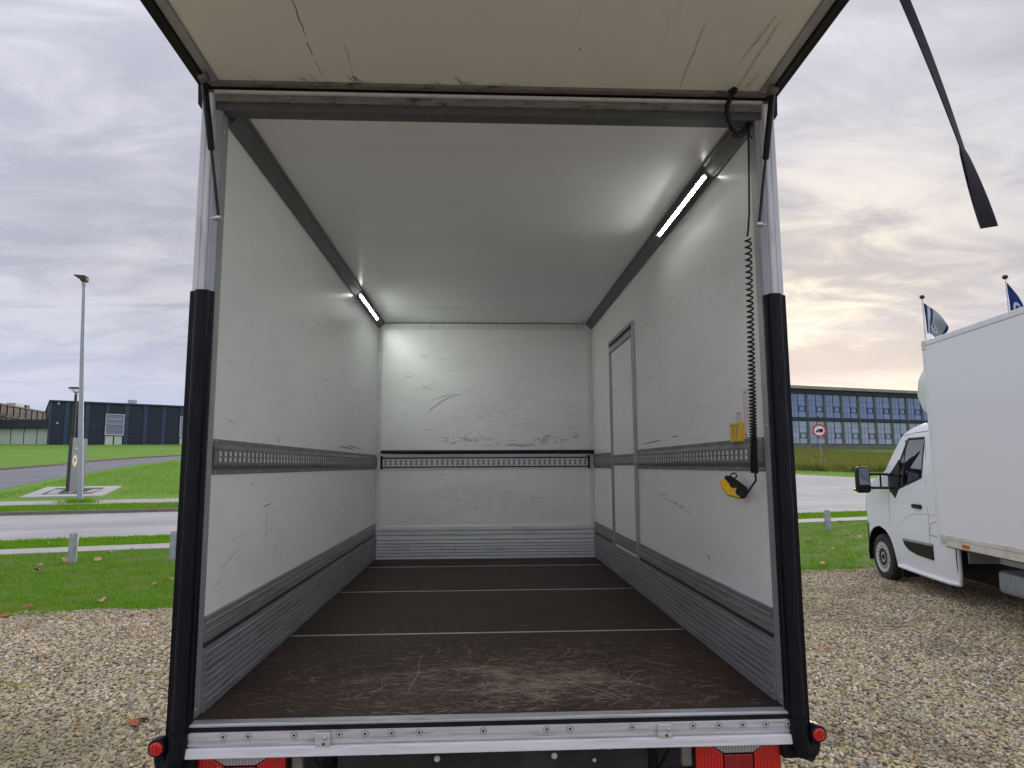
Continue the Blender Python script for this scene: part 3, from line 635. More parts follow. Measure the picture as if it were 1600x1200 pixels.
# front wall: corner trims, top trim, planks, rail
for s in (-1, 1):
    tr_ = box('corner_trim', M['white_alu'], T, *sorted((s*(XI-.044), s*(XI-.0005))), LI-.005, LI, zz(.01), zz(2.20), .001)
    mb = MB()
    for z in np.arange(.12, 2.2, .235): mb.lathe([(.005, 0), (.003, .002)], (s*(XI-.022), LI-.005, zz(z)), (0, -1, 0), 8)
    mb.build('rivets', M['scuff'], tr_, kind='stuff')
tr_ = box('top_trim', M['white_alu'], T, -XI+.075, XI-.075, LI-.006, LI, zz(2.203), zz(2.262), .001)
mb = MB()
for x in np.arange(-.9, .95, .36): mb.lathe([(.005, 0), (.003, .002)], (x, LI-.006, zz(2.232)), (0, -1, 0), 8)
mb.build('rivets', M['scuff'], tr_, kind='stuff')
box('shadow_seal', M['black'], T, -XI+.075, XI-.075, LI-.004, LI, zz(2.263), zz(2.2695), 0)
def fplank(z0, z1, ngr, d):
    pts = [(LI, zz(z0)), (LI-d, zz(z0+.001))]
    for c_ in np.linspace(z0, z1, ngr+1)[1:-1]:
        pts += [(LI-d, zz(c_-.0045)), (LI-d+.011, zz(c_-.003)), (LI-d+.011, zz(c_+.003)), (LI-d, zz(c_+.0045))]
    pts += [(LI-d, zz(z1-.003)), (LI-d+.003, zz(z1)), (LI, zz(z1))]
    return MB().prism(pts, 'x', -XI+.018, XI-.018).build('front_plank', M['plank'], T)
fplank(.002, .172, 6, .018); fpk = fplank(.180, .305, 3, .012)
mb = MB(); r3 = random.Random(9)
for cx in (-.86, -.42, .10):
    for i in range(r3.randint(4, 7)):
        x = cx+i*.022; ribbon(mb, [(x, LI-.0185, zz(.075)), (x+r3.uniform(-.004, .004), LI-.0185, zz(.095)), (x+r3.uniform(-.006, .006), LI-.0185, zz(.106))], .009, .006, (0, -1, 0))
for i in range(26):
    x, z = r3.uniform(-1, 1), r3.uniform(.02, .17); l = r3.uniform(.01, .06)
    ribbon(mb, [(x+l*t, LI-.0185, zz(z)) for t in (0, .5, 1)], .003, .002, (0, -1, 0))
mb.build('scuffs', M['scuff'], fpk, kind='stuff')
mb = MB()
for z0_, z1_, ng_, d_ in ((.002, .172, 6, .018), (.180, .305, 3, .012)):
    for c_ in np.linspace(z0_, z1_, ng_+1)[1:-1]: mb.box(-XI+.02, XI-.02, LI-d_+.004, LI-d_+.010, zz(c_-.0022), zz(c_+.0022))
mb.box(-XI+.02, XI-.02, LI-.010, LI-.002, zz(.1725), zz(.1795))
mb.build('groove_shade', M['rail'], fpk, kind='stuff')  # dark strips laid in the plank grooves in place of their shade
def front_rail():
    z0, z1 = .842, .965; x0, x1 = -.985, .985; y0, y1 = LI-.012, LI-.009; mb = MB()
    mb.box(x0, x1, y0+.004, LI-.001, zz(z0), zz(z0+.012)); mb.box(x0, x1, y0+.004, LI-.001, zz(z1-.012), zz(z1))
    mb.box(x0, x1, y0, y1, zz(z0+.026), zz(z0+.036)); mb.box(x0, x1, y0, y1, zz(z1-.036), zz(z1-.026))
    n = 40; p = (x1-x0)/n
    for i in range(n):
        xa = x0+i*p; mb.box(xa, xa+.3*p, y0, y1, zz(z0+.036), zz(z1-.036)); mb.box(xa+.7*p, xa+p, y0, y1, zz(z0+.036), zz(z1-.036))
        mb.box(xa+.3*p, xa+.7*p, y0, y1, zz(z0+.059), zz(z1-.059))
    o = mb.build('lashing_rail', M['white_alu'], T); o['label'] = 'white slotted lashing rail on the front wall'
    box('rail_edge', M['black'], o, x0, x1, LI-.009, LI-.002, zz(z0+.013), zz(z0+.025), 0)
    box('rail_edge', M['black'], o, x0, x1, LI-.009, LI-.002, zz(z1-.025), zz(z1-.013), 0)
    box('slot_backing', M['scuff'], o, x0, x1, LI-.004, LI-.0015, zz(z0+.03), zz(z1-.03), 0)
    for s in (-1, 1): box('end_bracket', M['black'], o, *sorted((s*.986, s*1.006)), LI-.016, LI-.001, zz(z0-.002), zz(z1+.004), .001)
front_rail()
# dents, rubs and gouges on the front wall
def surf_marks(name, mat, parent, items, f, nrm):
    mb = MB()
    for pts, w0, w1 in items: ribbon(mb, [f(*p) for p in pts], w0, w1, nrm)
    mb.build(name, mat, parent, kind='stuff')
ff = lambda x, z: (x, LI-.0008, zz(z))
def arc(x0, z0, x1, z1, bow, n=9): return [(x0+(x1-x0)*t, z0+(z1-z0)*t+bow*math.sin(math.pi*t)) for t in np.linspace(0, 1, n)]
r3 = random.Random(21); it = [(arc(-.55, 1.40, -.22, 1.565, .035), .012, .004), (arc(-.53, 1.50, -.27, 1.562, .012), .006, .003), (arc(-.62, 1.65, -.52, 1.60, 0), .007, .003)]
for i in range(30):
    x, z = r3.uniform(-.9, .95), r3.choice([r3.uniform(1.03, 1.30), r3.uniform(1.2, 1.75), r3.uniform(.33, .80)]); l = r3.uniform(.015, .11)
    it.append((arc(x, z, x+l, z+r3.uniform(-.008, .008), 0, 5), r3.uniform(.002, .006), .001))
surf_marks('rub_marks', M['scuff'], fwall, it, ff, (0, -1, 0))
mb = MB()
for (x, z, r_) in ((.66, 1.72, .035), (.56, 1.66, .018), (.60, 1.60, .02), (.74, 1.74, .02), (.63, 1.53, .022), (.20, 1.64, .016), (.85, 1.40, .015)):
    mb.lathe([(r_, 0), (r_*.7, r_*.10), (r_*.3, r_*.16)], (x, LI-.0006, zz(z)), (0, -1, 0), 12)
mb.build('dents', M['front'], fwall, smooth=True, kind='stuff')
# side wall scuffs and the marks on the left wall
fl_ = lambda y, z: (-XI+.0008, y, zz(z)); fr_ = lambda y, z: (XI-.0008, y, zz(z)); fc_ = lambda x, y: (x, y, zz(HI-.0008))
def rand_marks(n, ylo, yhi, zs, seed, lmax=.1):
    q = random.Random(seed); out = []
    for i in range(n):
        y = q.uniform(ylo, yhi); a, c_ = q.choice(zs); z = q.uniform(a, c_); l = q.uniform(.01, lmax); an = q.gauss(0, .5)
        out.append((arc(y, z, y+l*math.cos(an), z+l*math.sin(an), q.uniform(-.0025, .0025), 5), q.uniform(.0008, .0028), .0006))
    return out
zs_ = [(.36, .82), (1.0, 1.5), (1.0, 2.1)]
surf_marks('scuffs', M['scuff'], lw, rand_marks(60, .15, 3.8, zs_, 4, .16)+[(arc(.69, .688, .80, .698, 0, 5), .006, .004)]+
           [(arc(.745, z_, .75, z_-.022, 0, 4), .006, .004) for z_ in (.66, .625, .60, .575)]+[(arc(.82, z_, .825, z_-.018, 0, 4), .007, .004) for z_ in (.645, .61, .58)]+
           [(arc(.86, 1.02, .90, .985, 0, 4), .005, .004), (arc(2.3, 1.01, 2.9, 1.0, .004, 7), .012, .006), (arc(2.6, 1.025, 3.2, 1.01, .003, 7), .010, .006)], fl_, (-1, 0, 0))
surf_marks('scuffs_tan', M['scuff_tan'], lw, rand_marks(34, .1, 2.5, [(.38, .8), (1.1, 2.0)], 14, .12)+[(arc(.22, .48, .45, .54, .01), .006, .002), (arc(.14, .42, .26, .45, 0), .005, .002)], fl_, (-1, 0, 0))
surf_marks('scuffs', M['scuff'], rw, rand_marks(44, .2, 3.9, zs_, 6, .12)+[(arc(1.55, 1.02, 2.0, 1.01, 0, 5), .010, .006), (arc(1.2, 1.03, 1.35, 1.03, 0, 5), .008, .004), (arc(1.0, .61, 1.75, .70, .004, 9), .003, .002), (arc(.75, .42, .79, .435, 0, 4), .012, .006)], fr_, (1, 0, 0))
surf_marks('scuffs_tan', M['scuff_tan'], rw, rand_marks(14, .2, 2.0, [(.5, .8), (1.4, 2.0)], 16, .1)+[(arc(1.75, 1.80, 2.05, 1.74, .02), .008, .004), (arc(1.15, .640, 1.2, .648, 0), .014, .006), (arc(1.25, .652, 1.33, .665, 0), .016, .007), (arc(1.5, .69, 1.56, .695, 0), .014, .007)], fr_, (1, 0, 0))
q3 = random.Random(8); it = []
for i in range(56):
    cx, cy, s_ = q3.choice([(-.15, 2.35, .16), (-.05, 2.9, .2), (.5, 1.9, .3), (-.4, 1.4, .4), (-.6, 2.6, .2), (.35, 2.1, .12)])
    x, y = q3.gauss(cx, s_), q3.gauss(cy, s_); a = q3.uniform(0, 3.1); l = q3.uniform(.01, .05)
    if abs(x) < .9: it.append(([(x+math.cos(a)*l*t, y+math.sin(a)*l*t) for t in (0, .5, 1)], q3.uniform(.0015, .005), .001))
surf_marks('scuffs', M['scuff'], roof, it, fc_, (0, 0, 1))
# narrow side door in the right wall
SD = box('side_door', M['wall'], T, XI-.007, XI-.0005, 2.235, 2.985, zz(.006), zz(1.80), .001); SD['label'] = 'narrow white side door with grey frame'
def rstrip(name, mat, ya, yb, za, zb, d, par=None): return box(name, mat, par or SD, XI-d, XI-.0005, ya, yb, zz(za), zz(zb), .002)
rstrip('door_frame', M['alu_post'], 2.166, 2.186, .004, 1.90, .020); rstrip('door_frame', M['alu_post'], 2.196, 2.224, .004, 1.826, .016)
rstrip('door_seal', M['black'], 2.1865, 2.1955, .004, 1.83, .015)
rstrip('door_frame', M['alu_post'], 2.992, 3.012, .004, 1.826, .016); rstrip('door_frame', M['alu_post'], 3.020, 3.036, .004, 1.90, .020)
rstrip('door_frame', M['alu_post'], 2.187, 3.019, 1.872, 1.90, .026); rstrip('door_seal', M['black'], 2.187, 3.019, 1.846, 1.871, .014); rstrip('door_frame', M['alu_post'], 2.196, 3.012, 1.804, 1.845, .022)
# stickers
st = rstrip('yellow_sticker', M['sticker_yellow'], .262, .388, .966, 1.047, .0155, T); st['label'] = 'yellow warning sticker with two bent figures'
xs = XI-.0159
def flat(mb, pts): mb.add([(xs, y, zz(z)) for y, z in pts], [tuple(range(len(pts)))])
mb = MB()
for sg, cy in ((1, .350), (-1, .298)):
    P_ = [(cy+sg*.006, 1.022), (cy-sg*.001, 1.019), (cy-sg*.010, 1.006), (cy-sg*.002, .998), (cy-sg*.004, .985), (cy-sg*.009, .985), (cy-sg*.009, .996), (cy-sg*.018, 1.006), (cy-sg*.006, 1.024)]
    flat(mb, P_)
for k, (y0, y1, z) in enumerate(((.375, .275, 1.036), (.36, .29, 1.030), (.35, .30, .974), (.38, .373, .974), (.275, .268, .974))): flat(mb, [(y0, z-.0012), (y1, z-.0012), (y1, z+.0012), (y0, z+.0012)])
mb.build('printed_figures', M['ink'], st)
st = box('white_sticker', M['sticker_white'], T, XI-.0016, XI-.0005, .165, .252, zz(.978), zz(1.176), 0); st['label'] = 'white instruction sticker with a red border'
xs = XI-.0019; mb = MB()
for a in ((.252, .165, 1.173, 1.176), (.252, .165, .978, .981)): flat(mb, [(a[0], a[2]), (a[1], a[2]), (a[1], a[3]), (a[0], a[3])])
for a in ((.252, .248, .981, 1.173), (.222, .214, 1.062, 1.082), (.246, .236, .985, 1.0), (.244, .22, 1.164, 1.169)): flat(mb, [(a[0], a[2]), (a[1], a[2]), (a[1], a[3]), (a[0], a[3])])
mb.build('red_print', M['red_ink'], st, kind='stuff')
mb = MB()
for (cy, cz) in ((.222, 1.145), (.225, 1.115), (.205, 1.02)):
    for k in range(7): a = k*.9; flat(mb, [(cy+.012*math.cos(a), cz+.01*math.sin(a)), (cy+.016*math.cos(a+.3), cz+.013*math.sin(a+.3)), (cy+.015*math.cos(a+.5), cz+.012*math.sin(a+.5))])
for z in (1.045, 1.035, 1.1, 1.09): flat(mb, [(.24, z), (.18, z), (.18, z+.002), (.24, z+.002)])
mb.build('small_print', M['grey_ink'], st, kind='stuff')
st = box('small_label', M['sticker_white'], T, XI-.0014, XI-.0005, .285, .350, zz(1.05), zz(1.095), 0); xs = XI-.0017; mb = MB(); flat(mb, [(.335, 1.084), (.298, 1.084), (.298, 1.090), (.335, 1.090)])
mb.build('red_print', M['red_ink'], st, kind='stuff'); mb = MB()
for z in (1.076, 1.07, 1.062, 1.055): flat(mb, [(.345, z), (.29, z), (.29, z+.002), (.345, z+.002)])
mb.build('small_print', M['grey_ink'], st, kind='stuff')
# rear frame posts
for s in (-1, 1):
    post = MB().prism([(s*1.044, -.004), (s*1.064, -.012), (s*1.072, -.012), (s*1.072, .060), (s*1.044, .060)], 'z', zz(.002), zz(2.235)).build('rear_post', M['alu_post'], T, .001)
    up_ = MB().prism([(s*1.0725, -.014), (s*1.078, -.020), (s*1.092, -.020), (s*1.0935, -.016), (s*1.0965, -.016), (s*1.098, -.020), (s*1.114, -.020), (s*1.120, -.012), (s*1.120, .060), (s*1.0725, .060)], 'z', zz(-.09), zz(2.30)).build('corner_profile', M['white_alu'], T, .001)
    mb = MB()
    for z in (.03, 1.02, 2.20, 2.165): mb.lathe([(.006, 0), (.005, .002), (.002, .003)], (s*1.0438, .028, zz(z)), (-s, 0, 0), 8)
    mb.build('rivets', M['steel'], post, kind='stuff')
    # rubber bumper strip with its rounded foot and the stalk of the marker lamp
    pr = [(1.052, -.006), (1.054, -.030), (1.062, -.050), (1.078, -.060), (1.096, -.060), (1.112, -.050), (1.120, -.030), (1.128, -.022), (1.130, -.008), (1.124, -.002), (1.121, -.004), (1.121, -.0215), (1.071, -.0215), (1.071, -.010)]
    pr = [(1.038, -.004), (1.038, -.024), (1.046, -.027), (1.048, -.041), (1.054, -.047), (1.066, -.049), (1.080, -.049), (1.091, -.046), (1.096, -.040), (1.098, -.027), (1.109, -.025), (1.113, -.019), (1.1245, -.015), (1.1245, .022), (1.1215, .022), (1.1205, -.0205), (1.071, -.0215), (1.066, -.008)]
    mb = MB(); n = len(pr); rows = []
    zl = list(np.linspace(1.517, -.05, 26))
    for i, z in enumerate(zl):
        wob = .0015*math.sin(z*23+s)+.001*math.sin(z*61)
        mb.add([(s*(x+.0035*math.sin(z*2.1)*0), y+(wob if y < -.03 else 0)+(-.006*max(0, (.15-z)/.2) if y < -.02 else 0), zz(z)) for x, y in pr], [])
    for i in range(len(zl)-1):
        for j in range(n): mb.f.append((i*n+j, i*n+(j+1) % n, (i+1)*n+(j+1) % n, (i+1)*n+j))
    mb.f += [tuple(range(n)), tuple(range((len(zl)-1)*n, len(zl)*n))]
    bp = mb.build('bumper_strip', M['rubber'], T, smooth=True); bp['label'] = 'thick black rubber bumper strip on the rear corner'
    ft = MB().tube([(s*1.074, -.034, zz(-.02)), (s*1.074, -.036, zz(-.07)), (s*1.077, -.036, zz(-.105)), (s*1.090, -.034, zz(-.130)), (s*1.106, -.032, zz(-.140)), (s*1.120, -.03, zz(-.126)), (s*1.127, -.03, zz(-.104)), (s*1.129, -.03, zz(-.07))], [.032, .033, .033, .033, .030, .026, .024, .022], 12)
    ft.build('lamp_stalk', M['rubber'], bp, smooth=True)
    MB().box(*sorted((s*1.02, s*1.10)), -.02, .03, zz(-.165), zz(-.112)).build('stalk_bracket', M['rubber'], bp, .008)
    zl_ = -.060 if s < 0 else -.066
    lm = MB().lathe([(.022, .03), (.028, .034), (.0305, .066), (.028, .073), (.023, .075)], (s*1.130, 0.006, zz(zl_)), (0, -1, 0), 24).build('marker_lamp', M['rubber'], T, smooth=True); lm['label'] = 'round red marker lamp on a rubber stalk'
    MB().lathe([(.0225, .070), (.0215, .078), (.015, .081), (.0135, .079), (.007, .079), (.005, .083), (.001, .084)], (s*1.130, 0.006, zz(zl_)), (0, -1, 0), 24).build('red_lens', M['red_lens'], lm, smooth=True)
    lm2 = MB().lathe([(.020, .0), (.024, .012), (.024, .036), (.020, .040)], (s*1.130, 0.004, zz(zl_)), (0, -1, 0), 24).build('front_lens', M['clear_lens'], lm, smooth=True)
# header over the opening
box('header_beam', M['cove'], T, -1.0715, 1.0715, -.002, .061, zz(2.238), zz(2.300), .002)
box('header_lip', M['grime'], T, -1.0715, 1.0715, -.016, .0, zz(2.268), zz(2.296), .002)
box('gutter_edge', M['white_alu'], T, -1.0715, 1.0715, -.028, -.005, zz(2.297), zz(2.308), .002)
box('header_top', M['grime'], T, -1.118, 1.118, -.004, .06, zz(2.3085), zz(2.36), .002)
# lift door held up over the opening (hinged on the header)
HZ, SL, DL = 2.330, .040, .95
def D(x, t, h): return (x, -.024-t, zz(HZ+SL*t+h))     # t out from the hinge, h above the inner skin
def dbox(name, mat, par, x0, x1, t0, t1, h0, h1, bev=.002):
    mb = MB(); mb.add([D(x, t, h) for h in (h0, h1) for (x, t) in ((x0, t0), (x1, t0), (x1, t1), (x0, t1))], [(0,3,2,1),(4,5,6,7),(0,1,5,4),(1,2,6,5),(2,3,7,6),(3,0,4,7)])
    return mb.build(name, mat, par, bev)
LD = dbox('lift_door', M['cream'], T, -1.046, 1.046, .03, DL, .0, .032, 0); LD['label'] = 'raised lift door seen from below, cream inner skin'
dbox('hinge_profile', M['grime'], LD, -1.085, 1.085, .0, .029, -.010, .034)
hs = dbox('hinge_seal', M['seal'], LD, -1.085, 1.085, -.016, -.001, -.012, .028)
for s in (-1, 1):
    e = sorted((s*1.047, s*1.085)); dbox('edge_profile', M['grime'] if 0 else M['alu_post'], LD, *e, .03, DL, -.008, .034)
    e = sorted((s*1.086, s*1.102)); dbox('edge_seal', M['seal'], LD, *e, -.01, DL, -.016, .012)
    e = sorted((s*1.1025, s*1.135)); dbox('edge_seal', M['seal'], LD, *e, -.035, DL, -.004, .034, .006)
    # hanging corner flap of the seal
    MB().prism([(s*1.113, zz(2.325)), (s*1.138, zz(2.345)), (s*1.134, zz(2.255)), (s*1.121, zz(2.235))], 'y', -.016, .02).build('seal_corner', M['seal'], LD, .001)
    # thin cream edge line
e = dbox('end_profile', M['alu_post'], LD, -1.135, 1.135, DL+.0005, DL+.04, -.008, .034)
fd = lambda x, t: D(x, t, -.0012)
q3 = random.Random(31); it = []; it2 = []
def jag(x0, t0, x1, t1, n=12, j=.006): return [(x0+(x1-x0)*k/n+q3.uniform(-j, j), t0+(t1-t0)*k/n) for k in range(n+1)]
it.append((jag(-.650, .48, -.651, .29, 9, .003), .003, .003)); it.append((jag(-.655, .26, -.654, .18, 5, .003), .004, .002)); it.append((jag(-.653, .16, -.642, .05, 7, .002), .002, .001)); it.append((jag(-.532, .072, -.520, .031, 5, .003), .006, .004)); it.append((jag(-.527, .26, -.530, .08, 8, .003), .0015, .001))
for i in range(26):
    x = q3.uniform(-.9, .1); l = q3.uniform(.02, .10); it.append((jag(x, .031, x-.02-l*.15, .03+l*q3.uniform(.2, .8), 4, .002), .0025, .001))
it.append((jag(.30, .25, .303, .262, 2, 0), .005, .004))
for (x0, t0, x1, t1) in ((.948, .035, .955, .42), (.724, .04, .705, .40), (.90, .20, .93, .45), (.985, .05, 1.0, .14)): it2.append((jag(x0, t0, x1, t1, 10, .003), .006, .010))
mb = MB(); [ribbon(mb, [fd(*p) for p in pts], a, c_, (0, 0, 1)) for pts, a, c_ in it]; mb.build('cracks', M['black_mark'], LD, kind='stuff')
mb = MB(); [ribbon(mb, [fd(*p) for p in pts], a, c_, (0, 0, 1)) for pts, a, c_ in it2]; mb.build('stains', pm('brown_stain', (0.66, 0.61, 0.50), 0.6, 0, 0.2, 30), LD, kind='stuff')
# gas struts
for s in (-1, 1):
    A_ = Vector((s*1.088, -.085, zz(2.325))); B_ = Vector((s*1.036, -.012, zz(1.802))); mid = A_.lerp(B_, .52)
    g = MB().tube([A_+(B_-A_)*.05, A_+(B_-A_)*.06, mid-(B_-A_)*.01, mid], [.010, .0125, .0125, .010], 14).build('gas_strut', M['black'], T, smooth=True); g['label'] = 'black gas strut holding the lift door'
    MB().tube([mid, B_-(B_-A_)*.02], .0055, 10).build('strut_rod', M['chassis'], g, smooth=True)
    mb = MB().tube([A_-(B_-A_)*.01, A_+(B_-A_)*.05], .006, 8); mb.lathe([(.004, -.014), (.012, -.010), (.012, .010), (.004, .014)], A_, (s, 0, 0), 12); mb.build('ball_joint', M['steel'], g, smooth=True)
    mb = MB().lathe([(.004, -.016), (.010, -.012), (.010, .010), (.006, .012), (.006, .03)], B_, (s, .2, 0), 12); mb.build('ball_joint', M['steel'], g, smooth=True)
    dbox('strut_bracket', M['grime'], LD, *sorted((s*1.07, s*1.10)), .045, .085, -.03, -.009, .003)
# sill
SI = MB().prism([(.012, zz(.001)), (-.024, zz(.001)), (-.030, zz(-.003)), (-.030, zz(-.010)), (.012, zz(-.010))], 'x', -1.05, 1.05).build('sill_edge', M['sill_top'], T, .0012)
box('sill_seal', M['seal'], T, -1.056, 1.056, -.026, .010, zz(-.027), zz(-.0105), .002)
sf = MB().prism([(-.028, zz(-.0275)), (-.032, zz(-.030)), (-.032, zz(-.051)), (-.026, zz(-.054)), (-.026, zz(-.060)), (-.034, zz(-.063)), (-.034, zz(-.068)), (-.026, zz(-.070)), (-.026, zz(-.074)), (.012, zz(-.074)), (.012, zz(-.0275))], 'x', -1.062, 1.062).build('sill_profile', M['sill'], T)
box('sill_lip', M['plank'], T, -1.066, 1.066, -.044, .0, zz(-.107), zz(-.0745), .003)
pxs = [297, 355.5, 392.5, 461, 529, 568, 608, 650, 748, 846, 882, 979, 1075, 1116, 1154, 1191, 1226]
scr = MB().lathe([(.0115, 0), (.0115, .001), (.0095, .0012), (.0085, .0030), (.0045, .0032), (.0035, .0008), (.001, .0006)], (0, 0, 0), (0, -1, 0), 16).mesh('screw', smooth=True)
scr.materials.append(M['sill'])
for p in pxs: link('screw', scr, None, sf, ((p-766)*.002252, -.0322, zz(-.0405)))
ring_me = MB().lathe([(.0042, 0), (.0042, .0004), (.0005, .0005)], (0, 0, 0), (0, -1, 0), 10).mesh('screw_socket'); ring_me.materials.append(M['black'])
rg_ = MB()
for i in range(16):
    a0, a1 = 2*math.pi*i/16, 2*math.pi*(i+1)/16
    rg_.add([(r_*math.cos(a), -.0013, r_*math.sin(a)) for a in (a0, a1) for r_ in (.0088, .0118)], [(0, 1, 3, 2)])
rg_me = rg_.mesh('screw_ring'); rg_me.materials.append(M['scuff'])
for p in pxs:
    link('screw_socket', ring_me, None, sf, ((p-766)*.002252, -.0348, zz(-.0405))); link('screw_ring', rg_me, None, sf, ((p-766)*.002252, -.0326, zz(-.0405)))
for x in (-.588, .594):
    lt = box('latch_plate', M['sill'], T, x-.026, x+.026, -.046, -.034, zz(-.076), zz(-.029), .003)
    MB().lathe([(.006, 0), (.006, .008), (.003, .010)], (x+.010, -.046, zz(-.045)), (0, -1, 0), 10).build('latch_pin', M['steel'], lt)
    MB().lathe([(.005, 0), (.004, .003)], (x+.004, -.046, zz(-.066)), (0, -1, 0), 8).build('latch_screw', M['chassis'], lt)
# tail lamps under the sill
for s, x0, x1 in ((-1, -1.030, -.724), (1, .716, 1.022)):
    tl = box('tail_lamp', M['black'], T, x0-.006, x1+.006, .02, .09, zz(-.280), zz(-.108), .004); tl['label'] = 'red tail lamp cluster below the sill'
    xm0, xm1 = x0+.095, x1-.095; y0 = .006
    def tp(name, mat, pts): MB().prism([(x, zz(z-.016)) for x, z in pts], 'y', y0, .0198).build(name, mat, tl, .003)
    tp('red_lens', M['red_lens'], [(x0, -.110), (x0+.055, -.110), (xm0+.002, -.136), (xm0+.002, -.225), (x0+.055, -.258), (x0, -.258)])
    tp('red_lens', M['red_lens'], [(x1, -.110), (x1-.055, -.110), (xm1-.002, -.136), (xm1-.002, -.225), (x1-.055, -.258), (x1, -.258)])
    tp('reflector', M['deep_red'], [(xm0+.006, -.140), (xm1-.006, -.140), (xm1-.006, -.205), (xm0+.006, -.205)])
    tp('clear_lens', M['clear_lens'], [(x0+.060, -.110), (x1-.060, -.110), (xm1-.006, -.134), (xm0+.006, -.134)])
    tp('clear_lens', M['clear_lens'], [(xm0+.006, -.212), (xm1-.006, -.212), (x1-.060, -.256), (x0+.060, -.256)])
    box('lamp_bracket', M['grime'], tl, *sorted((s*.672, s*.708)), .03, .06, zz(-.20), zz(-.109), .002)
    MB().tube([(s*.70, .08, zz(-.11)), (s*.66, .10, zz(-.16)), (s*.60, .16, zz(-.30))], .012, 8).build('guard_stay', M['chassis'], T)
    MB().box(*sorted((s*1.040, s*1.044)), .0, .05, zz(-.17), zz(-.108)).build('side_bracket', M['steel'], T)
    # rear wheel
    wh = MB().lathe([(.20, -.10), (.30, -.105), (.335, -.085), (.345, -.05), (.345, .05), (.335, .085), (.30, .105), (.20, .10)], (s*.86, 1.0, .345), (1, 0, 0), 36).build('wheel', M['tyre'], T, smooth=True)
    MB().lathe([(.205, -.08), (.19, -.06), (.06, -.055), (.05, -.08), (.01, -.082)] if s < 0 else [(.205, .08), (.19, .06), (.06, .055), (.05, .08), (.01, .082)], (s*.86, 1.0, .345), (1, 0, 0), 24).build('rim', M['rim'], wh, smooth=True)
    box('chassis_rail', M['chassis'], T, *sorted((s*.36, s*.43)), .15, 4.2, zz(-.30), zz(-.131), .004)
    mb = MB()
    for i in range(10):
        a0, a1 = R(18+i*14.4), R(18+(i+1)*14.4); ro, ri = .43, .42
        c_ = (1.0, .345); mb.add([(x, c_[0]+r_*math.cos(a), c_[1]+r_*math.sin(a)) for x in (s*.73, s*.98) for a in (a0, a1) for r_ in (ri, ro)], [(0,1,3,2),(4,6,7,5),(0,4,5,1),(2,3,7,6),(0,2,6,4),(1,5,7,3)])
    mb.build('mudguard', M['chassis'], T)
UB = box('underrun_beam', M['chassis'], T, -.56, .56, .06, .13, zz(-.40), zz(-.142), .02); box('beam_top', M['black'], T, -.50, .50, .13, .24, zz(-.40), zz(-.150), .01)
for x in (-.205, .215): MB().lathe([(.011, 0), (.011, .004), (.007, .008), (.002, .009)], (x, .06, zz(-.165)), (0, -1, 0), 12).build('bolt', M['white_alu'], UB, smooth=True)
MB().lathe([(.007, 0), (.004, .003)], (.36, .06, zz(-.185)), (0, -1, 0), 8).build('bolt', M['white_alu'], UB)
for x in (-.41, .41): box('hanger_tab', M['steel'], T, x-.006, x+.006, .03, .055, zz(-.138), zz(-.108), .001)
MB().tube([(-.8, 1.0, .345), (.8, 1.0, .345)], .05, 12).build('axle', M['chassis'], T, smooth=True)

# ------------------------------------------------------------------ loose things in and on the truck
LB = MB().tube([(-1.0, LI-.030, zz(1.006)), (-.55, LI-.030, zz(1.003)), (0, LI-.03, zz(1.002)), (.5, LI-.03, zz(1.002)), (1.043, LI-.030, zz(1.000))], [.017, .019, .018, .018, .019], 10)
LB = LB.build('load_bar', M['black'], smooth=True); tag(LB, 'black load bar lying across the front wall above the slotted rail', 'bar')
MB().tube([(-1.018, LI-.03, zz(1.006)), (-1.0, LI-.03, zz(1.006))], .008, 8).build('end_pin', M['steel'], LB)
# spiral cable and hand control
HC = thing('hand_control', 'yellow and black hand control hanging on the right wall by spiral cable', 'control', (1.0, .25, zz(.70)))
hc0 = Vector((1.0, .25, zz(.70)))
def L_(p): return tuple(Vector(p)-hc0)
pa = Vector((.972, .285, zz(.802))); pb = Vector((1.022, .225, zz(.757))); ax = (pb-pa).normalized(); nr = Vector((0, -1, 0)); nr = (nr-ax*nr.dot(ax)).normalized(); sd_ = ax.cross(nr)
if sd_.z < 0: sd_ = -sd_
def hb(name, mat, outline, d0, d1, par=HC, bev=.003):
    n = len(outline); ln = (pb-pa).length; vs = []
    for d in (d0, d1): vs += [L_(pa+ax*(a*ln)+sd_*c_+nr*d) for a, c_ in outline]
    return MB().add(vs, [tuple(range(n)), tuple(range(2*n-1, n-1, -1))]+[(i, (i+1) % n, (i+1) % n+n, i+n) for i in range(n)]).build(name, mat, par, bev, smooth=True)
hb('yellow_shell', M['yellow'], [(-.12, .004), (-.16, -.022), (.02, -.036), (.30, -.040), (.34, -.045), (.62, -.045), (.66, -.040), (.95, -.034), (1.08, -.020), (.98, .0), (.60, .006)], -.014, .014)
hb('black_cover', M['black'], [(-.10, .018), (-.13, .004), (.30, -.008), (.34, -.014), (.56, -.014), (.60, -.006), (.95, .002), (1.10, .004), (1.04, .020), (.5, .026), (.1, .027)], -.017, .0165)
hb('button_pad', M['yellow'], [(.36, -.016), (.36, -.034), (.60, -.034), (.60, -.016)], .014, .019)
mb = MB(); ce = pa+ax*((pb-pa).length*.92)+sd_*(-.008)
mb.lathe([(.020, -.012), (.022, .0), (.020, .020), (.013, .022)], L_(ce), tuple(nr), 18); mb.build('cable_boot', M['black'], HC, smooth=True)
mb = MB(); rc = pa+sd_*.036+ax*.010
mb.tube([L_(rc+.012*(math.cos(a)*ax+math.sin(a)*sd_)) for a in np.linspace(0, 2*math.pi, 17)], .003, 6, False); mb.build('hanging_ring', M['black'], HC, smooth=True)
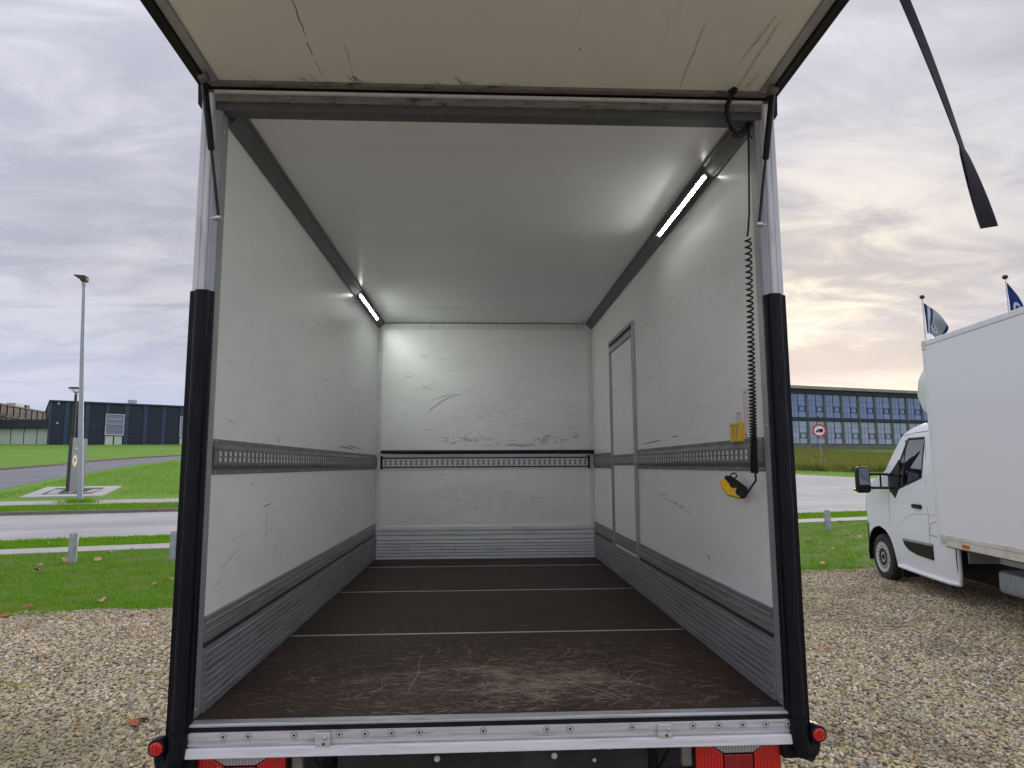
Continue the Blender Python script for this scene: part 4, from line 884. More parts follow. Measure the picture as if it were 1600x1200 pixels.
path = [L_((1.030, .012, zz(2.238))), L_((1.022, .010, zz(2.17))), L_((1.018, .014, zz(2.02))), L_((1.012, .016, zz(1.86))), L_((1.006, .02, zz(1.79))), L_((1.002, .022, zz(1.765)))]
MB().tube(path, .0040, 8).build('straight_cable', M['black'], HC, smooth=True)
cx_ = lambda z: .985+(z-.836)/(1.756-.836)*.021
pts = []; turns = 62; per = 10
zc_ = []; acc = 0
for i in range(turns*per+1):
    t = i/(turns*per); pitch_ = .030*(1-t)**1.3+.0085; zc_.append(acc); acc += pitch_/per
sc_ = (1.760-.838)/acc
for i, a_ in enumerate(zc_):
    z = 1.760-a_*sc_; an = 2*math.pi*i/per; rd = .0115
    pts.append(L_((cx_(z)+rd*math.cos(an), .026+rd*math.sin(an), zz(z))))
MB().tube(pts, .0036, 6).build('spiral_cable', M['black'], HC, smooth=True)
MB().tube([L_((.99, .03, zz(.838))), L_((1.000, .05, zz(.81))), L_((1.004, .12, zz(.775))), L_(ce+Vector((.016, -.01, -.004))), L_(ce)], .004, 8).build('straight_cable', M['black'], HC, smooth=True)
# cable loop from the lift door to the header
CL = MB().tube([D(.940, .040, -.004), D(.936, .032, -.018), (.920, -.040, zz(2.275)), (.922, -.034, zz(2.245)), (.930, -.028, zz(2.215)), (.948, -.012, zz(2.192)), (.968, .006, zz(2.185)), (1.0, .018, zz(2.20)), (1.03, .022, zz(2.232))], .0095, 10).build('door_cable', M['black'], smooth=True)
tag(CL, 'short thick black cable looping from the lift door to the box corner', 'cable')
MB().tube([D(.928, .045, -.004), D(.946, .037, -.006)], .016, 8).build('cable_clip', M['black'], CL)
MB().tube([(.945, -.006, zz(2.178)), (.965, .0, zz(2.165)), (.99, .002, zz(2.172)), (1.02, .006, zz(2.19)), (1.035, .006, zz(2.165))], .0035, 6).build('cable_tie', M['black'], CL)
# pull strap hanging from the door edge
att = Vector((1.118, -.755, zz(HZ+SL*.73-.004))); end = CAM + 1.60*Vector((.765, .929, .353))
mb = MB(); k = 40
for i in range(k+1):
    t = i/k; p = att.lerp(end, t)+Vector((.012*math.sin(math.pi*t), 0, -.0)); tw = -.75+((.30+1.0*t/.74) if t < .76 else 1.33-(t-.76)*4.9)
    sdv = Vector((math.cos(tw), math.sin(tw), 0)); wd = .027+.008*(t > .76); th = .0016+.002*(t > .76)
    nv = Vector((-sdv.y, sdv.x, 0))
    mb.add([p+sdv*wd/2+nv*th, p-sdv*wd/2+nv*th, p-sdv*wd/2-nv*th, p+sdv*wd/2-nv*th], [])
for i in range(k):
    for j in range(4): mb.f.append((4*i+j, 4*i+(j+1) % 4, 4*i+4+(j+1) % 4, 4*i+4+j))
mb.f += [(0, 1, 2, 3), (4*k, 4*k+3, 4*k+2, 4*k+1)]
tag(mb.build('pull_strap', M['seal'], smooth=True), 'black webbing pull strap dangling from the raised door against the sky', 'strap')

# ------------------------------------------------------------------ parked white van with box body
VT = 0.128
VAN = thing('box_van', 'white box van parked on the gravel to the right, nose away from the camera', 'van', (6.17, 7.735, 0), -VT)
VC = 2.02                                      # cab width; x=0 is its left flank, y runs forward, y=0 near the front axle
def interp(x, tab):
    for (a, va), (c_, vc) in zip(tab, tab[1:]):
        if a <= x <= c_: return va+(vc-va)*(x-a)/(c_-a)
    return tab[0][1] if x < tab[0][0] else tab[-1][1]
FRONT = [(.28, .92), (.45, .99), (.65, 1.0), (.95, .985), (1.10, .93), (1.20, .85), (1.30, .70), (1.40, .50), (1.50, .27), (1.60, .02), (1.66, -.16), (1.90, -.37), (2.14, -.60), (2.26, -.74), (2.32, -.85), (2.36, -1.02)]
def xo(y, z):
    x = 0.0
    if z > 1.35: x += .095*((z-1.35)/.95)**1.4
    if z > 2.16: x += .13*((z-2.16)/.20)**2
    if y > .36: x += .30*((y-.36)/.62)**2.1
    if z < .55: x += .03*((.55-z)/.27)**1.5
    return x
def patch(rows, n):
    """rows: list of (z, y0, y1)"""
    vs = []; fs = []
    for z, y0, y1 in rows:
        for j in range(n+1):
            y = y0+(y1-y0)*j/n; vs.append((xo(y, z), y, z))
    for i in range(len(rows)-1):
        for j in range(n): fs.append((i*(n+1)+j, i*(n+1)+j+1, (i+1)*(n+1)+j+1, (i+1)*(n+1)+j))
    return vs, fs
YB = -1.93; AC, ARZ, ARR = .11, .37, .455
archb = lambda z: AC-math.sqrt(max(0, ARR**2-(z-ARZ)**2)); archf = lambda z: AC+math.sqrt(max(0, ARR**2-(z-ARZ)**2))
wl = lambda z: (-.36-(z-1.37)/.23*.87) if z < 1.60 else -1.23-.05*(z-1.6)/.54
wf = lambda z: -.33-(z-1.37)/.77*.50
front = lambda z: interp(z, FRONT)
def cab_side(mirror):
    mb = MB(); P = []
    zs = np.linspace(.29, ARZ+ARR-.001, 14)
    P.append(patch([(z, YB, archb(z)) for z in zs], 16)); P.append(patch([(z, archf(z), front(z)) for z in zs], 8))
    P.append(patch([(z, YB, front(z)) for z in np.linspace(ARZ+ARR-.001, 1.37, 12)], 30))
    zz_ = np.concatenate([np.linspace(1.37, 1.60, 8), np.linspace(1.63, 2.14, 9)])
    P.append(patch([(z, YB, wl(z)) for z in zz_], 10)); P.append(patch([(z, wf(z), front(z)) for z in zz_], 6))
    P.append(patch([(z, YB, front(z)) for z in np.linspace(2.14, 2.36, 9)], 22))
    for vs, fs in P: mb.add([(VC-x, y, z) if mirror else (x, y, z) for x, y, z in vs], fs)
    return mb
mb = cab_side(False); m2 = cab_side(True); mb.add(m2.v, m2.f)
def cross(z0, z1, k, mbx, bulge=.10, push=0):
    rows = []; n = 14
    for z in np.linspace(z0, z1, k):
        y = front(z); x0 = xo(y, z); rows.append([(x0+(VC-2*x0)*j/n, y+push+bulge*(1-(2*j/n-1)**2), z+.03*(1-(2*j/n-1)**2)*(z > 1.1)) for j in range(n+1)])
    vs = [p for r_ in rows for p in r_]; mbx.add(vs, [(i*(n+1)+j, i*(n+1)+j+1, (i+1)*(n+1)+j+1, (i+1)*(n+1)+j) for i in range(k-1) for j in range(n)])
cross(.65, 1.60, 24, mb); cross(2.26, 2.36, 8, mb)
n = 14; vs = []
for y in np.linspace(-1.02, YB, 6):
    x0 = xo(y, 2.36); vs += [(x0+(VC-2*x0)*j/n, y+(.10*(1-(2*j/n-1)**2) if y > -1.03 else 0), 2.36+.03*(1-(2*j/n-1)**2)) for j in range(n+1)]
mb.add(vs, [(i*(n+1)+j, i*(n+1)+j+1, (i+1)*(n+1)+j+1, (i+1)*(n+1)+j) for i in range(5) for j in range(n)])
mb.add([(.0, YB, .76), (VC, YB, .76), (VC-xo(YB, 2.36), YB, 2.36), (xo(YB, 2.36), YB, 2.36)], [(0, 1, 2, 3)])
me = bpy.data.meshes.new('cab_body'); me.from_pydata(mb.v, [], mb.f); bm = bmesh.new(); bm.from_mesh(me); bmesh.ops.remove_doubles(bm, verts=bm.verts, dist=.0015); bmesh.ops.recalc_face_normals(bm, faces=bm.faces); bm.to_mesh(me); bm.free()
for p in me.polygons: p.use_smooth = True
me.set_sharp_from_angle(angle=R(40))
cab = link('cab_body', me, M['white_paint'], VAN); cab['label'] = 'white van cab with a black bumper and mirror'
mbw = MB(); cross(1.62, 2.24, 14, mbw, .10, .004); mbw.build('windscreen', M['van_glass'], VAN, smooth=True)
mbb = MB(); cross(.26, .66, 8, mbb, .10, .012)
P = patch([(z, max(archf(z), .50), front(z)+.012) for z in np.linspace(.28, .84, 8)], 8)
for mir in (0, 1): mbb.add([(VC-x+.006, y, z) if mir else (x-.006, y, z) for x, y, z in P[0]], P[1])
mbb.build('front_bumper', M['black'], VAN, smooth=True)
def side_plate(name, mat, outline, lift, par, mirror=False, thick=.004, bev=0):
    """polygon (y,z) laid on the flank, following its curve"""
    n = len(outline); f = lambda y, z, l: ((VC-xo(y, z)+l) if mirror else (xo(y, z)-l), y, z)
    vs = [f(y, z, lift) for y, z in outline]+[f(y, z, lift-thick) for y, z in outline]
    return MB().add(vs, [tuple(range(n)), tuple(range(2*n-1, n-1, -1))]+[(i, (i+1) % n, (i+1) % n+n, i+n) for i in range(n)]).build(name, mat, par, bev)
win = [(wl(z), z) for z in np.linspace(1.37, 1.60, 6)]+[(wl(z), z) for z in np.linspace(1.7, 2.14, 5)]+[(wf(z), z) for z in np.linspace(2.14, 1.37, 10)]
def strip_along(name, mat, pts, wdt, lift, par, closed=False, mirror=False):
    mb = MB(); k = len(pts); vs = []
    for i, (y, z) in enumerate(pts):
        a = pts[(i-1) % k] if closed or i else pts[0]; c_ = pts[(i+1) % k] if closed or i < k-1 else pts[-1]
        t = Vector((c_[0]-a[0], c_[1]-a[1])).normalized(); s = Vector((-t.y, t.x))*wdt/2
        for sg in (1, -1):
            yy, z2 = y+s.x*sg, z+s.y*sg; x = xo(yy, z2)-lift; vs.append((VC-x if mirror else x, yy, z2))
    fs = [(2*i, 2*i+1, 2*((i+1) % k)+1, 2*((i+1) % k)) for i in range(k if closed else k-1)]
    return mb.add(vs, fs).build(name, mat, par)
for mir in (False, True):
    dw = side_plate('side_window', M['van_glass'], win, -.004, VAN, mir, .003)
    strip_along('window_seal', M['black'], win, .035, .002, dw, True, mir)
    strip_along('quarter_divider', M['black'], [(-.77, 2.13), (-.70, 1.48)], .035, .001, dw, False, mir)
    # mirror triangle
    tri = side_plate('mirror_mount', M['black'], [(-.28, 1.60), (-.45, 1.72), (-.60, 1.85), (-.62, 1.70), (-.60, 1.42), (-.48, 1.28), (-.30, 1.42)], .008, VAN, mir, .010)
    sx = (lambda x: VC-x) if mir else (lambda x: x)
    MB().tube([(sx(-.0), -.36, 1.625), (sx(-.10), -.28, 1.635), (sx(-.25), -.16, 1.63)], .020, 8).build('mirror_arm', M['black'], tri, smooth=True)
    MB().tube([(sx(-.0), -.38, 1.43), (sx(-.10), -.30, 1.425), (sx(-.25), -.17, 1.425)], .020, 8).build('mirror_arm', M['black'], tri, smooth=True)
    MB().tube([(sx(-.10), -.27, 1.425), (sx(-.10), -.27, 1.635)], .014, 8).build('mirror_arm', M['black'], tri, smooth=True)
    hd = MB().box(*sorted((sx(-.42), sx(-.22))), -.24, -.10, 1.345, 1.745).build('mirror_head', M['black'], VAN, .045, smooth=True, seg=3)
    MB().box(*sorted((sx(-.40), sx(-.25))), -.246, -.241, 1.47, 1.72).build('mirror_glass', M['hall_glass'], hd, .002)
    MB().box(*sorted((sx(-.43), sx(-.36))), -.14, -.08, 1.37, 1.41).build('indicator', M['orange_lens'], hd, .006)
    # door lines, handle, side moulding
    strip_along('door_gap', M['scuff'], [(-1.30, 2.10), (-1.33, 1.9), (-1.345, 1.5), (-1.345, 1.15), (-1.36, 1.08), (-1.35, .72), (-1.35, .34)], .010, .0012, VAN, False, mir)
    strip_along('door_gap', M['scuff'], [(-.28, 1.34), (-.26, 1.10), (-.27, .88)], .008, .0012, VAN, False, mir)
    strip_along('roof_gap', M['scuff'], [(-.72, 2.19), (-1.0, 2.225), (-1.40, 2.235), (YB, 2.235)], .012, .0014, VAN, False, mir)
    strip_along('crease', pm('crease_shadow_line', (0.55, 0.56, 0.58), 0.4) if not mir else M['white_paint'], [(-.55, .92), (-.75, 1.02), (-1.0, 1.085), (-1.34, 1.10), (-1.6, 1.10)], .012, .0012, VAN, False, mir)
    strip_along('filler_flap_gap', M['scuff'], [(-1.60, 1.03), (-1.48, 1.01), (-1.40, .98), (-1.37, .90), (-1.37, .83), (-1.62, .83)], .010, .0012, VAN, False, mir)
    side_plate('headlamp', M['clear_lens'], [(.60, 1.22), (.70, 1.20), (.80, 1.08), (.84, .98), (.76, .94), (.66, 1.02)], .006, VAN, mir, .008, .002)
    strip_along('wing_gap', M['scuff'], [(.10, 1.42), (.30, 1.36), (.52, 1.26), (.62, 1.18)], .008, .0012, VAN, False, mir)
    dh = side_plate('door_handle', M['black'], [(-.99, 1.225), (-.97, 1.195), (-.99, 1.17), (-1.20, 1.165), (-1.215, 1.20), (-1.20, 1.225)], .030, VAN, mir, .028, .006)
    md = side_plate('side_moulding', M['black'], [(-.62, .70), (-1.02, .705), (-1.42, .705), (-1.42, .505), (-1.0, .525), (-.80, .56), (-.68, .615)], .014, VAN, mir, .014, .003)
    side_plate('moulding_top', M['galv'], [(-.62, .715), (-1.42, .722), (-1.42, .690), (-.64, .685)], .017, md, mir, .006, .002)
    # sill skirt: turned-in lower edge and rounded rear end
    mbk = MB(); pth = [(.0, -.46, .30), (.012, -.8, .285), (.012, -1.3, .275), (.015, -1.75, .27), (.03, -1.93, .28)]
    mbk.tube([(sx(x), y, z) for x, y, z in pth], .028, 8); mbk.build('sill_skirt', M['white_paint'], VAN, smooth=True)
    mbk = MB(); mbk.tube([(sx(.026), -1.94, .27), (sx(.022), -1.965, .40), (sx(.022), -1.965, .78)], .024, 8); mbk.build('skirt_edge', M['white_alu'], VAN, smooth=True)
    # wheel-arch liner
    mba = MB()
    for i in range(14):
        a0, a1 = math.pi*i/14*1.16-.25, math.pi*(i+1)/14*1.16-.25
        mba.add([(sx(x), AC+.452*math.cos(a), ARZ+.452*math.sin(a)) for x in (.012, .42) for a in (a0, a1)], [(0, 1, 3, 2)])
    mba.build('arch_liner', M['black'], VAN)
    MB().box(*sorted((sx(.03), sx(.26))), -.48, -.44, .14, .46).build('mud_flap', M['black'], VAN, .006)
def wheel(x, y, out):
    wv = MB().lathe([(.20, -.20), (.30, -.205), (.335, -.185), (.352, -.15), (.352, -.05), (.335, -.015), (.30, .0), (.235, -.004), (.215, -.02)], (x, y, .352), (out, 0, 0), 40).build('wheel', M['tyre'], VAN, smooth=True)
    rm = MB().lathe([(.225, -.012), (.230, -.002), (.216, -.004), (.205, -.035), (.185, -.04), (.172, -.012), (.150, -.006), (.120, -.008), (.112, -.030), (.02, -.034)], (x, y, .352), (out, 0, 0), 40).build('rim', M['rim'], wv, smooth=True)
    mbx = MB()
    for i in range(16):
        a = 2*math.pi*i/16; c_ = Vector((x+out*-.009, y+.162*math.cos(a), .352+.162*math.sin(a)))
        mbx.lathe([(.013, 0), (.012, .004)], c_, (out, 0, 0), 8)
    mbx.build('rim_slots', M['black'], rm, kind='stuff')
    MB().lathe([(.140, -.030), (.136, -.006), (.118, .002), (.085, .0), (.075, -.016), (.045, -.014), (.036, .002), (.005, .004)], (x, y, .352), (out, 0, 0), 24).build('hub_cap', M['chassis'], rm, smooth=True)
for x, o_ in ((.02, -1), (VC-.02, 1)): wheel(x, AC, o_)
for x, o_ in ((.02, -1), (VC-.02, 1)): wheel(x, -4.2, o_)
# cab interior seen through the glass
def seat(x):
    s_ = MB().prism([(-1.42, .95), (-1.40, 1.62), (-1.32, 1.66), (-1.22, 1.58), (-1.20, 1.08), (-.80, 1.06), (-.76, .95)], 'x', x-.23, x+.23).build('seat', M['interior'], VAN, .03, smooth=True)
    MB().box(x-.13, x+.13, -1.40, -1.30, 1.66, 1.86).build('headrest', M['interior'], s_, .03, smooth=True)
seat(.48); seat(1.05); seat(1.55)
MB().prism([(.0, .8), (.10, 1.42), (-.10, 1.52), (-.42, 1.40), (-.40, .9)], 'x', .10, VC-.10).build('dashboard', M['interior'], VAN, .03)
MB().tube([(.48+.19*math.cos(a), -.50-.06*math.sin(a), 1.42+.17*math.sin(a)) for a in np.linspace(0, 2*math.pi, 25)], .014, 6, False).build('steering_wheel', M['black'], VAN, smooth=True)
box('cab_rear_lining', M['interior'], VAN, .16, VC-.16, YB+.03, YB+.05, .6, 2.25, 0)
# roof deflector
rows = []; nn = 16
for z, yf, xs0, bl in ((2.37, -1.12, .30, .16), (2.44, -1.00, .25, .18), (2.56, -.91, .19, .20), (2.75, -.91, .13, .20), (2.95, -1.02, .10, .20), (3.12, -1.20, .10, .18), (3.24, -1.44, .14, .14), (3.29, -1.66, .2, .1)):
    r_ = [(xs0*.35+.02, YB-.005, z), (xs0*.8, YB+.28, z), (xs0, (YB+yf)/2-.02, z)]
    for j in range(nn+1):
        t = j/nn; r_.append((xs0+.03+(VC-2*xs0-.06)*t, yf-.10+bl*(1-abs(2*t-1)**2.4), z))
    r_ += [(VC-x, y, z2) for x, y, z2 in r_[2::-1]]; rows.append(r_)
k = len(rows[0]); mb = MB(); mb.add([p for r_ in rows for p in r_], [(i*k+j, i*k+j+1, (i+1)*k+j+1, (i+1)*k+j) for i in range(len(rows)-1) for j in range(k-1)]+[tuple((len(rows)-1)*k+j for j in range(k))])
mb.build('roof_deflector', M['white_paint'], VAN, smooth=True)
# box body
BX0, BX1, BY0, BY1 = -.20, VC+.20, -6.15, -1.95
box('box_body', M['van_box'], VAN, BX0, BX1, BY0, BY1, .905, 3.30, .004)
for x in (BX0, BX1):
    s = -1 if x == BX0 else 1
    box('roof_edge', M['van_box'] if 0 else M['fascia'] if 0 else M['white_alu'], VAN, *sorted((x+s*.006, x-s*.06)), BY0, BY1-.062, 3.302, 3.375, .012)
    box('front_corner_cap', M['van_trim'], VAN, *sorted((x+s*.008, x-s*.06)), BY1-.06, BY1+.03, 3.25, 3.382, .010)
    box('front_corner_profile', M['white_alu'], VAN, *sorted((x+s*.006, x-s*.05)), BY1-.045, BY1+.02, .80, 3.248, .008)
    rl = box('bottom_rail', M['van_trim'], VAN, *sorted((x+s*.008, x-s*.05)), BY0, BY1-.046, .862, .912, .004)
    box('bottom_rail', M['van_trim'], VAN, *sorted((x+s*.003, x-s*.05)), BY0, BY1-.046, .772, .860, .004)
    box('rail_gap', M['scuff'], rl, *sorted((x+s*.001, x-s*.04)), BY0, BY1-.046, .8602, .8618, 0)
    sm_ = box('side_marker', M['orange_lens'], VAN, *sorted((x+s*.018, x+s*.004)), -2.60, -2.47, .795, .84, .006)
    lb = box('maker_plate', M['white'], VAN, *sorted((x+s*.005, x+s*.0035)), -2.16, -2.02, .80, .846, 0)
    for zq in (.806, .828): 
        box('plate_print', M['ink'], lb, *sorted((x+s*.0058, x+s*.0052)), -2.15, -2.03, zq, zq+.010, 0)
    box('chassis_rail', M['white_alu'], VAN, *((.42, .50) if s < 0 else (VC-.50, VC-.42)), -6.0, -2.05, .56, .745, .004)
box('roof_skin', M['white_alu'], VAN, BX0+.062, BX1-.062, BY0, BY1-.001, 3.301, 3.345, .004)
box('under_floor', M['chassis'], VAN, BX0+.055, BX1-.055, BY0+.05, BY1-.05, .75, .90, 0)
box('cab_rear_skirt', M['galv'], VAN, .06, .5, -2.10, -2.085, .56, .77, .004)
MB().box(.16, .62, -3.05, -2.45, .28, .545).build('fuel_tank', M['galv'], VAN, .05, smooth=True, seg=3)
MB().box(.22, .60, -3.9, -3.3, .30, .55).build('storage_box', M['white_alu'], VAN, .03, smooth=True)
box('gearbox_shield', M['chassis'], VAN, .5, VC-.5, -3.2, .6, .24, .56, .03)

# ------------------------------------------------------------------ office block with glass front (right)
def site(u, v, h=0.0): return W(u, v, h)
OB = thing('office_building', 'two-storey office block with blue glass front beyond the rough grass', 'building', site(88.5, 100.6), R(17.6))
bay, nb = 4.30, 16; x_0 = -12.6
H1, GH = 11.5, 4.75
box('wall', M['column'], OB, x_0, x_0+nb*bay, .9, 26, -3, H1-.2, 0)
box('plinth', M['column'], OB, x_0-.3, x_0+nb*bay+.3, -.10, .8, -2.5, .95, .02)
box('roof_fascia', M['fascia'], OB, x_0-.6, x_0+nb*bay+.6, -.9, 27, H1-.15, H1+.42, .03)
box('roof_soffit', M['mullion'], OB, x_0-.3, x_0+nb*bay+.3, -.25, .8, H1-.95, H1-.155, .02)
box('floor_band', M['mullion'], OB, x_0-.1, x_0+nb*bay+.1, -.10, .8, 5.42, 5.95, .02)
for i in range(nb+1): box('column', M['column'], OB, x_0+i*bay-.27, x_0+i*bay+.27, -.06, .75, .96, H1-.96, .01)
pane_me = {}
def pane(par, x0, x1, z0, z1, mt, y=.14):
    key = (round(x1-x0, 3), round(z1-z0, 3), mt.name)
    if key not in pane_me:
        mb = MB().box(0, x1-x0, 0, .03, 0, z1-z0); pane_me[key] = mb.mesh('pane'); pane_me[key].materials.append(mt)
    o = link('pane', pane_me[key], None, par, (x0, y, z0)); o.rotation_euler = (random.uniform(-.0015, .0015), 0, random.uniform(-.0015, .0015)); return o
def office_window(i, z0, z1, mt):
    xa, xb = x_0+i*bay+.30, x_0+(i+1)*bay-.30; wv = xb-xa; h = z1-z0
    wn = MB()
    wn.box(xa+wv/2-.05, xa+wv/2+.05, .09, .18, z0, z1)
    wn.box(xa+wv*.25-.012, xa+wv*.25+.012, .115, .18, z0, z0+h)
    for t in (.25, .5, .72): wn.box(xa, xa+wv, .115, .175, z0+h*t-.022, z0+h*t+.022)
    a0, a1, c0, c1 = xa+wv*.55, xa+wv*.93, z0+h*.25, z0+h*.47       # opening casement frame
    for bx_ in ((a0, a1, c0, c0+.09), (a0, a1, c1-.09, c1), (a0, a0+.09, c0, c1), (a1-.09, a1, c0, c1)): wn.box(bx_[0], bx_[1], .05, .12, bx_[2], bx_[3])
    wn.box(xa, xb, .08, .20, z0-.04, z0+.05); wn.box(xa, xb, .08, .20, z1-.05, z1+.04)
    wo = wn.build('window', M['mullion'], OB)
    for r_, (t0, t1) in enumerate(((0, .25), (.25, .5), (.5, .72), (.72, 1))):
        for c_ in range(2): pane(wo, xa+wv*c_/2, xa+wv*(c_+1)/2, z0+h*t0, z0+h*t1, mt)
for i in range(nb):
    office_window(i, 1.05, 5.36, M['office_glass_low']); office_window(i, 6.02, 10.5, M['office_glass'])

# ------------------------------------------------------------------ navy hall and brown hall (left)
HB = thing('dark_hall', 'long navy clad hall with pale framed windows on the grass rise', 'building', site(-32.1, 110.0), R(16+17.5))
cw, HH = 2.5, 6.35; nc = 16
hw = box('wall', M['navy'], HB, 0, nc*cw+1.9, .3, 24, -2, HH-.15, 0)
box('roof_edge', M['navy_rib'], HB, -.15, nc*cw+2.0, -.08, 24.1, HH-.2, HH+.02, .02)
rowz = [0.05, 1.55, 3.05, 4.75, HH-.25]
panel_me = {}
for c_ in range(nc):
    box('cladding_rib', M['navy_rib'], HB, 2.1+c_*cw-.30, 2.1+c_*cw+.30, .10, .295, -.6, HH-.21, .01)
    isw = c_ in (2, 6, 10)
    for r_ in range(4):
        if isw and r_ < 3: continue
        key = r_
        if key not in panel_me: panel_me[key] = MB().box(0, cw-.70, 0, .14, 0, rowz[r_+1]-rowz[r_]-.16).mesh('cladding_panel', .02); panel_me[key].materials.append(M['navy'])
        link('cladding_panel', panel_me[key], None, HB, (2.1+c_*cw+.35, .13, rowz[r_]+.08))
    if isw:
        xa, xb = 2.1+c_*cw-.25, 2.1+c_*cw+2.2
        wn = MB(); 
        for a in ((xa, xb, 4.55, 4.68), (xa, xb, 1.5, 1.68), (xa, xa+.13, 1.68, 4.55), (xb-.13, xb, 1.68, 4.55), (xa, xb, 3.80, 3.90), (xa, xb, 3.10, 3.20)): wn.box(a[0], a[1], -.12, .10, a[2], a[3])
        wo = wn.build('window', M['frame_grey'], HB)
        for z0, z1 in ((1.68, 3.10), (3.2, 3.8), (3.9, 4.55)): MB().box(xa+.13, xb-.13, .0, .05, z0, z1).build('pane', M['hall_glass'], wo)
        for x0_ in (xa+.12, xa+1.28): box('door', M['pale_panel'], HB, x0_, x0_+1.0, .05, .12, -.2, 1.40, .02)
for r_ in range(4): box('cladding_panel', M['navy'], HB, .35, 1.75, .13, .27, rowz[r_]+.08, rowz[r_+1]-.08, .02)
box('cladding_rib', M['navy_rib'], HB, -.02, .30, .10, .295, -.6, HH-.21, .01)
for c_ in range(1, 4):
    box('cladding_rail', M['navy_rib'], HB, 0, nc*cw+1.6, .16, .298, rowz[c_]-.06, rowz[c_]+.06, 0)
box('roof_unit', M['roof_unit'], HB, 9.9, 11.0, 2, 3.2, HH, HH+.75, .03)
for z in (3.1, 5.9): MB().lathe([(.16, 0), (.14, .12), (.05, .16)], (1.0, .09, z), (0, -1, 0), 12).build('wall_lamp', M['roof_unit'], HB, smooth=True)
# low glazed wing in front and the brown hall receding behind it
LW = thing('glazed_wing', 'low wing with dark fascia over pale glazed panels, far left', 'building', (-62.2, 96.3, 5.0))
box('wall', M['dark_band'], LW, -24, .4, .4, 9, -2, 3.6, 0); box('fascia_band', M['dark_band'], LW, -24, .3, -.35, .395, 2.46, 3.75, .02)
for i in range(12): box('glazed_panel', M['pale_panel'], LW, -(i+1)*1.83+.06, -i*1.83-.06, .25, .35, -.8, 2.45, .01)
bA, bB = ray_at(80, 645, 125), ray_at(-5, 645, 105); dr = Vector((bB.x-bA.x, bB.y-bA.y)); az_ = math.atan2(dr.y, dr.x)
BB = thing('brown_hall', 'tall brown panelled hall receding behind the low glazed wing', 'building', (bA.x, bA.y, 5.0), az_)
box('wall', M['brown_clad'], BB, -6, 44, -20, -.4, -2, 6.9, 0); box('cornice', M['brown_rib'], BB, -6, 44.2, -.395, .05, 6.92, 7.15, .01); box('string_course', M['brown_rib'], BB, -6, 44, -.395, .0, 5.1, 5.3, .01)
for i in range(20):
    box('pilaster', M['brown_rib'], BB, i*2.3-.20-4, i*2.3+.20-4, -.397, -.06, 2.0, 6.9, .01)
    box('wall_panel', M['brown_clad'], BB, i*2.3+.3-4, i*2.3+2.0-4, -.398, -.2, 5.4, 6.8, .02); box('wall_panel', M['brown_clad'], BB, i*2.3+.3-4, i*2.3+2.0-4, -.398, -.2, 2.5, 5.0, .02)
for x0_, x1_, m_ in ((7.2, 10.6, 'roof_unit'), (5.0, 6.4, 'dark_band')): box('roof_unit', M[m_], BB, x0_, x1_, -3.0, -1.6, 6.85, 8.0, .03)

# ------------------------------------------------------------------ street furniture
def px_ground(u, v): return site(u, v)
LP = thing('street_lamp', 'tall slim grey street lamp with a tilted flat head beside the road', 'lamp', W(-7.31, 29.05))
LP.rotation_euler = (0, -R(3.4), 0)
MB().tube([(.0, 0, -.2), (.0, 0, 3), (.02, 0, 6), (.05, 0, 8.36)], [.105, .092, .075, .055], 14).build('pole', M['lamp_grey'], LP, smooth=True)
MB().tube([(.05, 0, 8.31), (.04, 0, 8.49)], .075, 12).build('spigot', M['lamp_grey'], LP, smooth=True)
MB().prism([(.14, 8.470), (.18, 8.570), (.17, 8.680), (.12, 8.720), (-.27, 8.770), (-.30, 8.755), (-.05, 8.560), (.0, 8.480)], 'y', -.13, .13).build('lamp_head', M['lamp_dark'], LP, .02, smooth=True)
gm = tuft_mesh('lamp_grass', M['grass'], 900, lambda n: (rng.normal(-7.3, .32, n), rng.normal(28.85, .22, n)), .06, .22, .015, .03, .8); gm['label'] = 'longer grass tuft at the foot of the lamp'
L2 = thing('park_lamp', 'dark post-top lamp with a wide flat umbrella shade behind the grey totem', 'lamp', (lambda p: (p.x, p.y, gz(-p.x*SA+(p.y+2.4632)*CA)))(ray_at(112.5, 700, 50)))
MB().tube([(0, 0, -.2), (0, 0, 5.2)], [.13, .10], 12).build('pole', M['lamp_dark'], L2, smooth=True)
MB().lathe([(.54, 5.66), (.55, 5.69), (.48, 5.72), (.2, 5.74), (.03, 5.75)], (0, 0, 0), (0, 0, 1), 28).build('shade', M['lamp_dark'], L2, smooth=True)
for k_ in range(6):
    a = k_*math.pi/3+.3; MB().tube([(.05*math.cos(a), .05*math.sin(a), 5.25), (.22*math.cos(a), .22*math.sin(a), 5.45), (.50*math.cos(a), .50*math.sin(a), 5.66)], .022, 6).build('spoke', M['lamp_grey'], L2)
MB().lathe([(.09, 5.15), (.12, 5.22), (.10, 5.36), (.04, 5.42)], (0, 0, 0), (0, 0, 1), 14).build('lantern', M['lamp_grey'], L2, smooth=True)
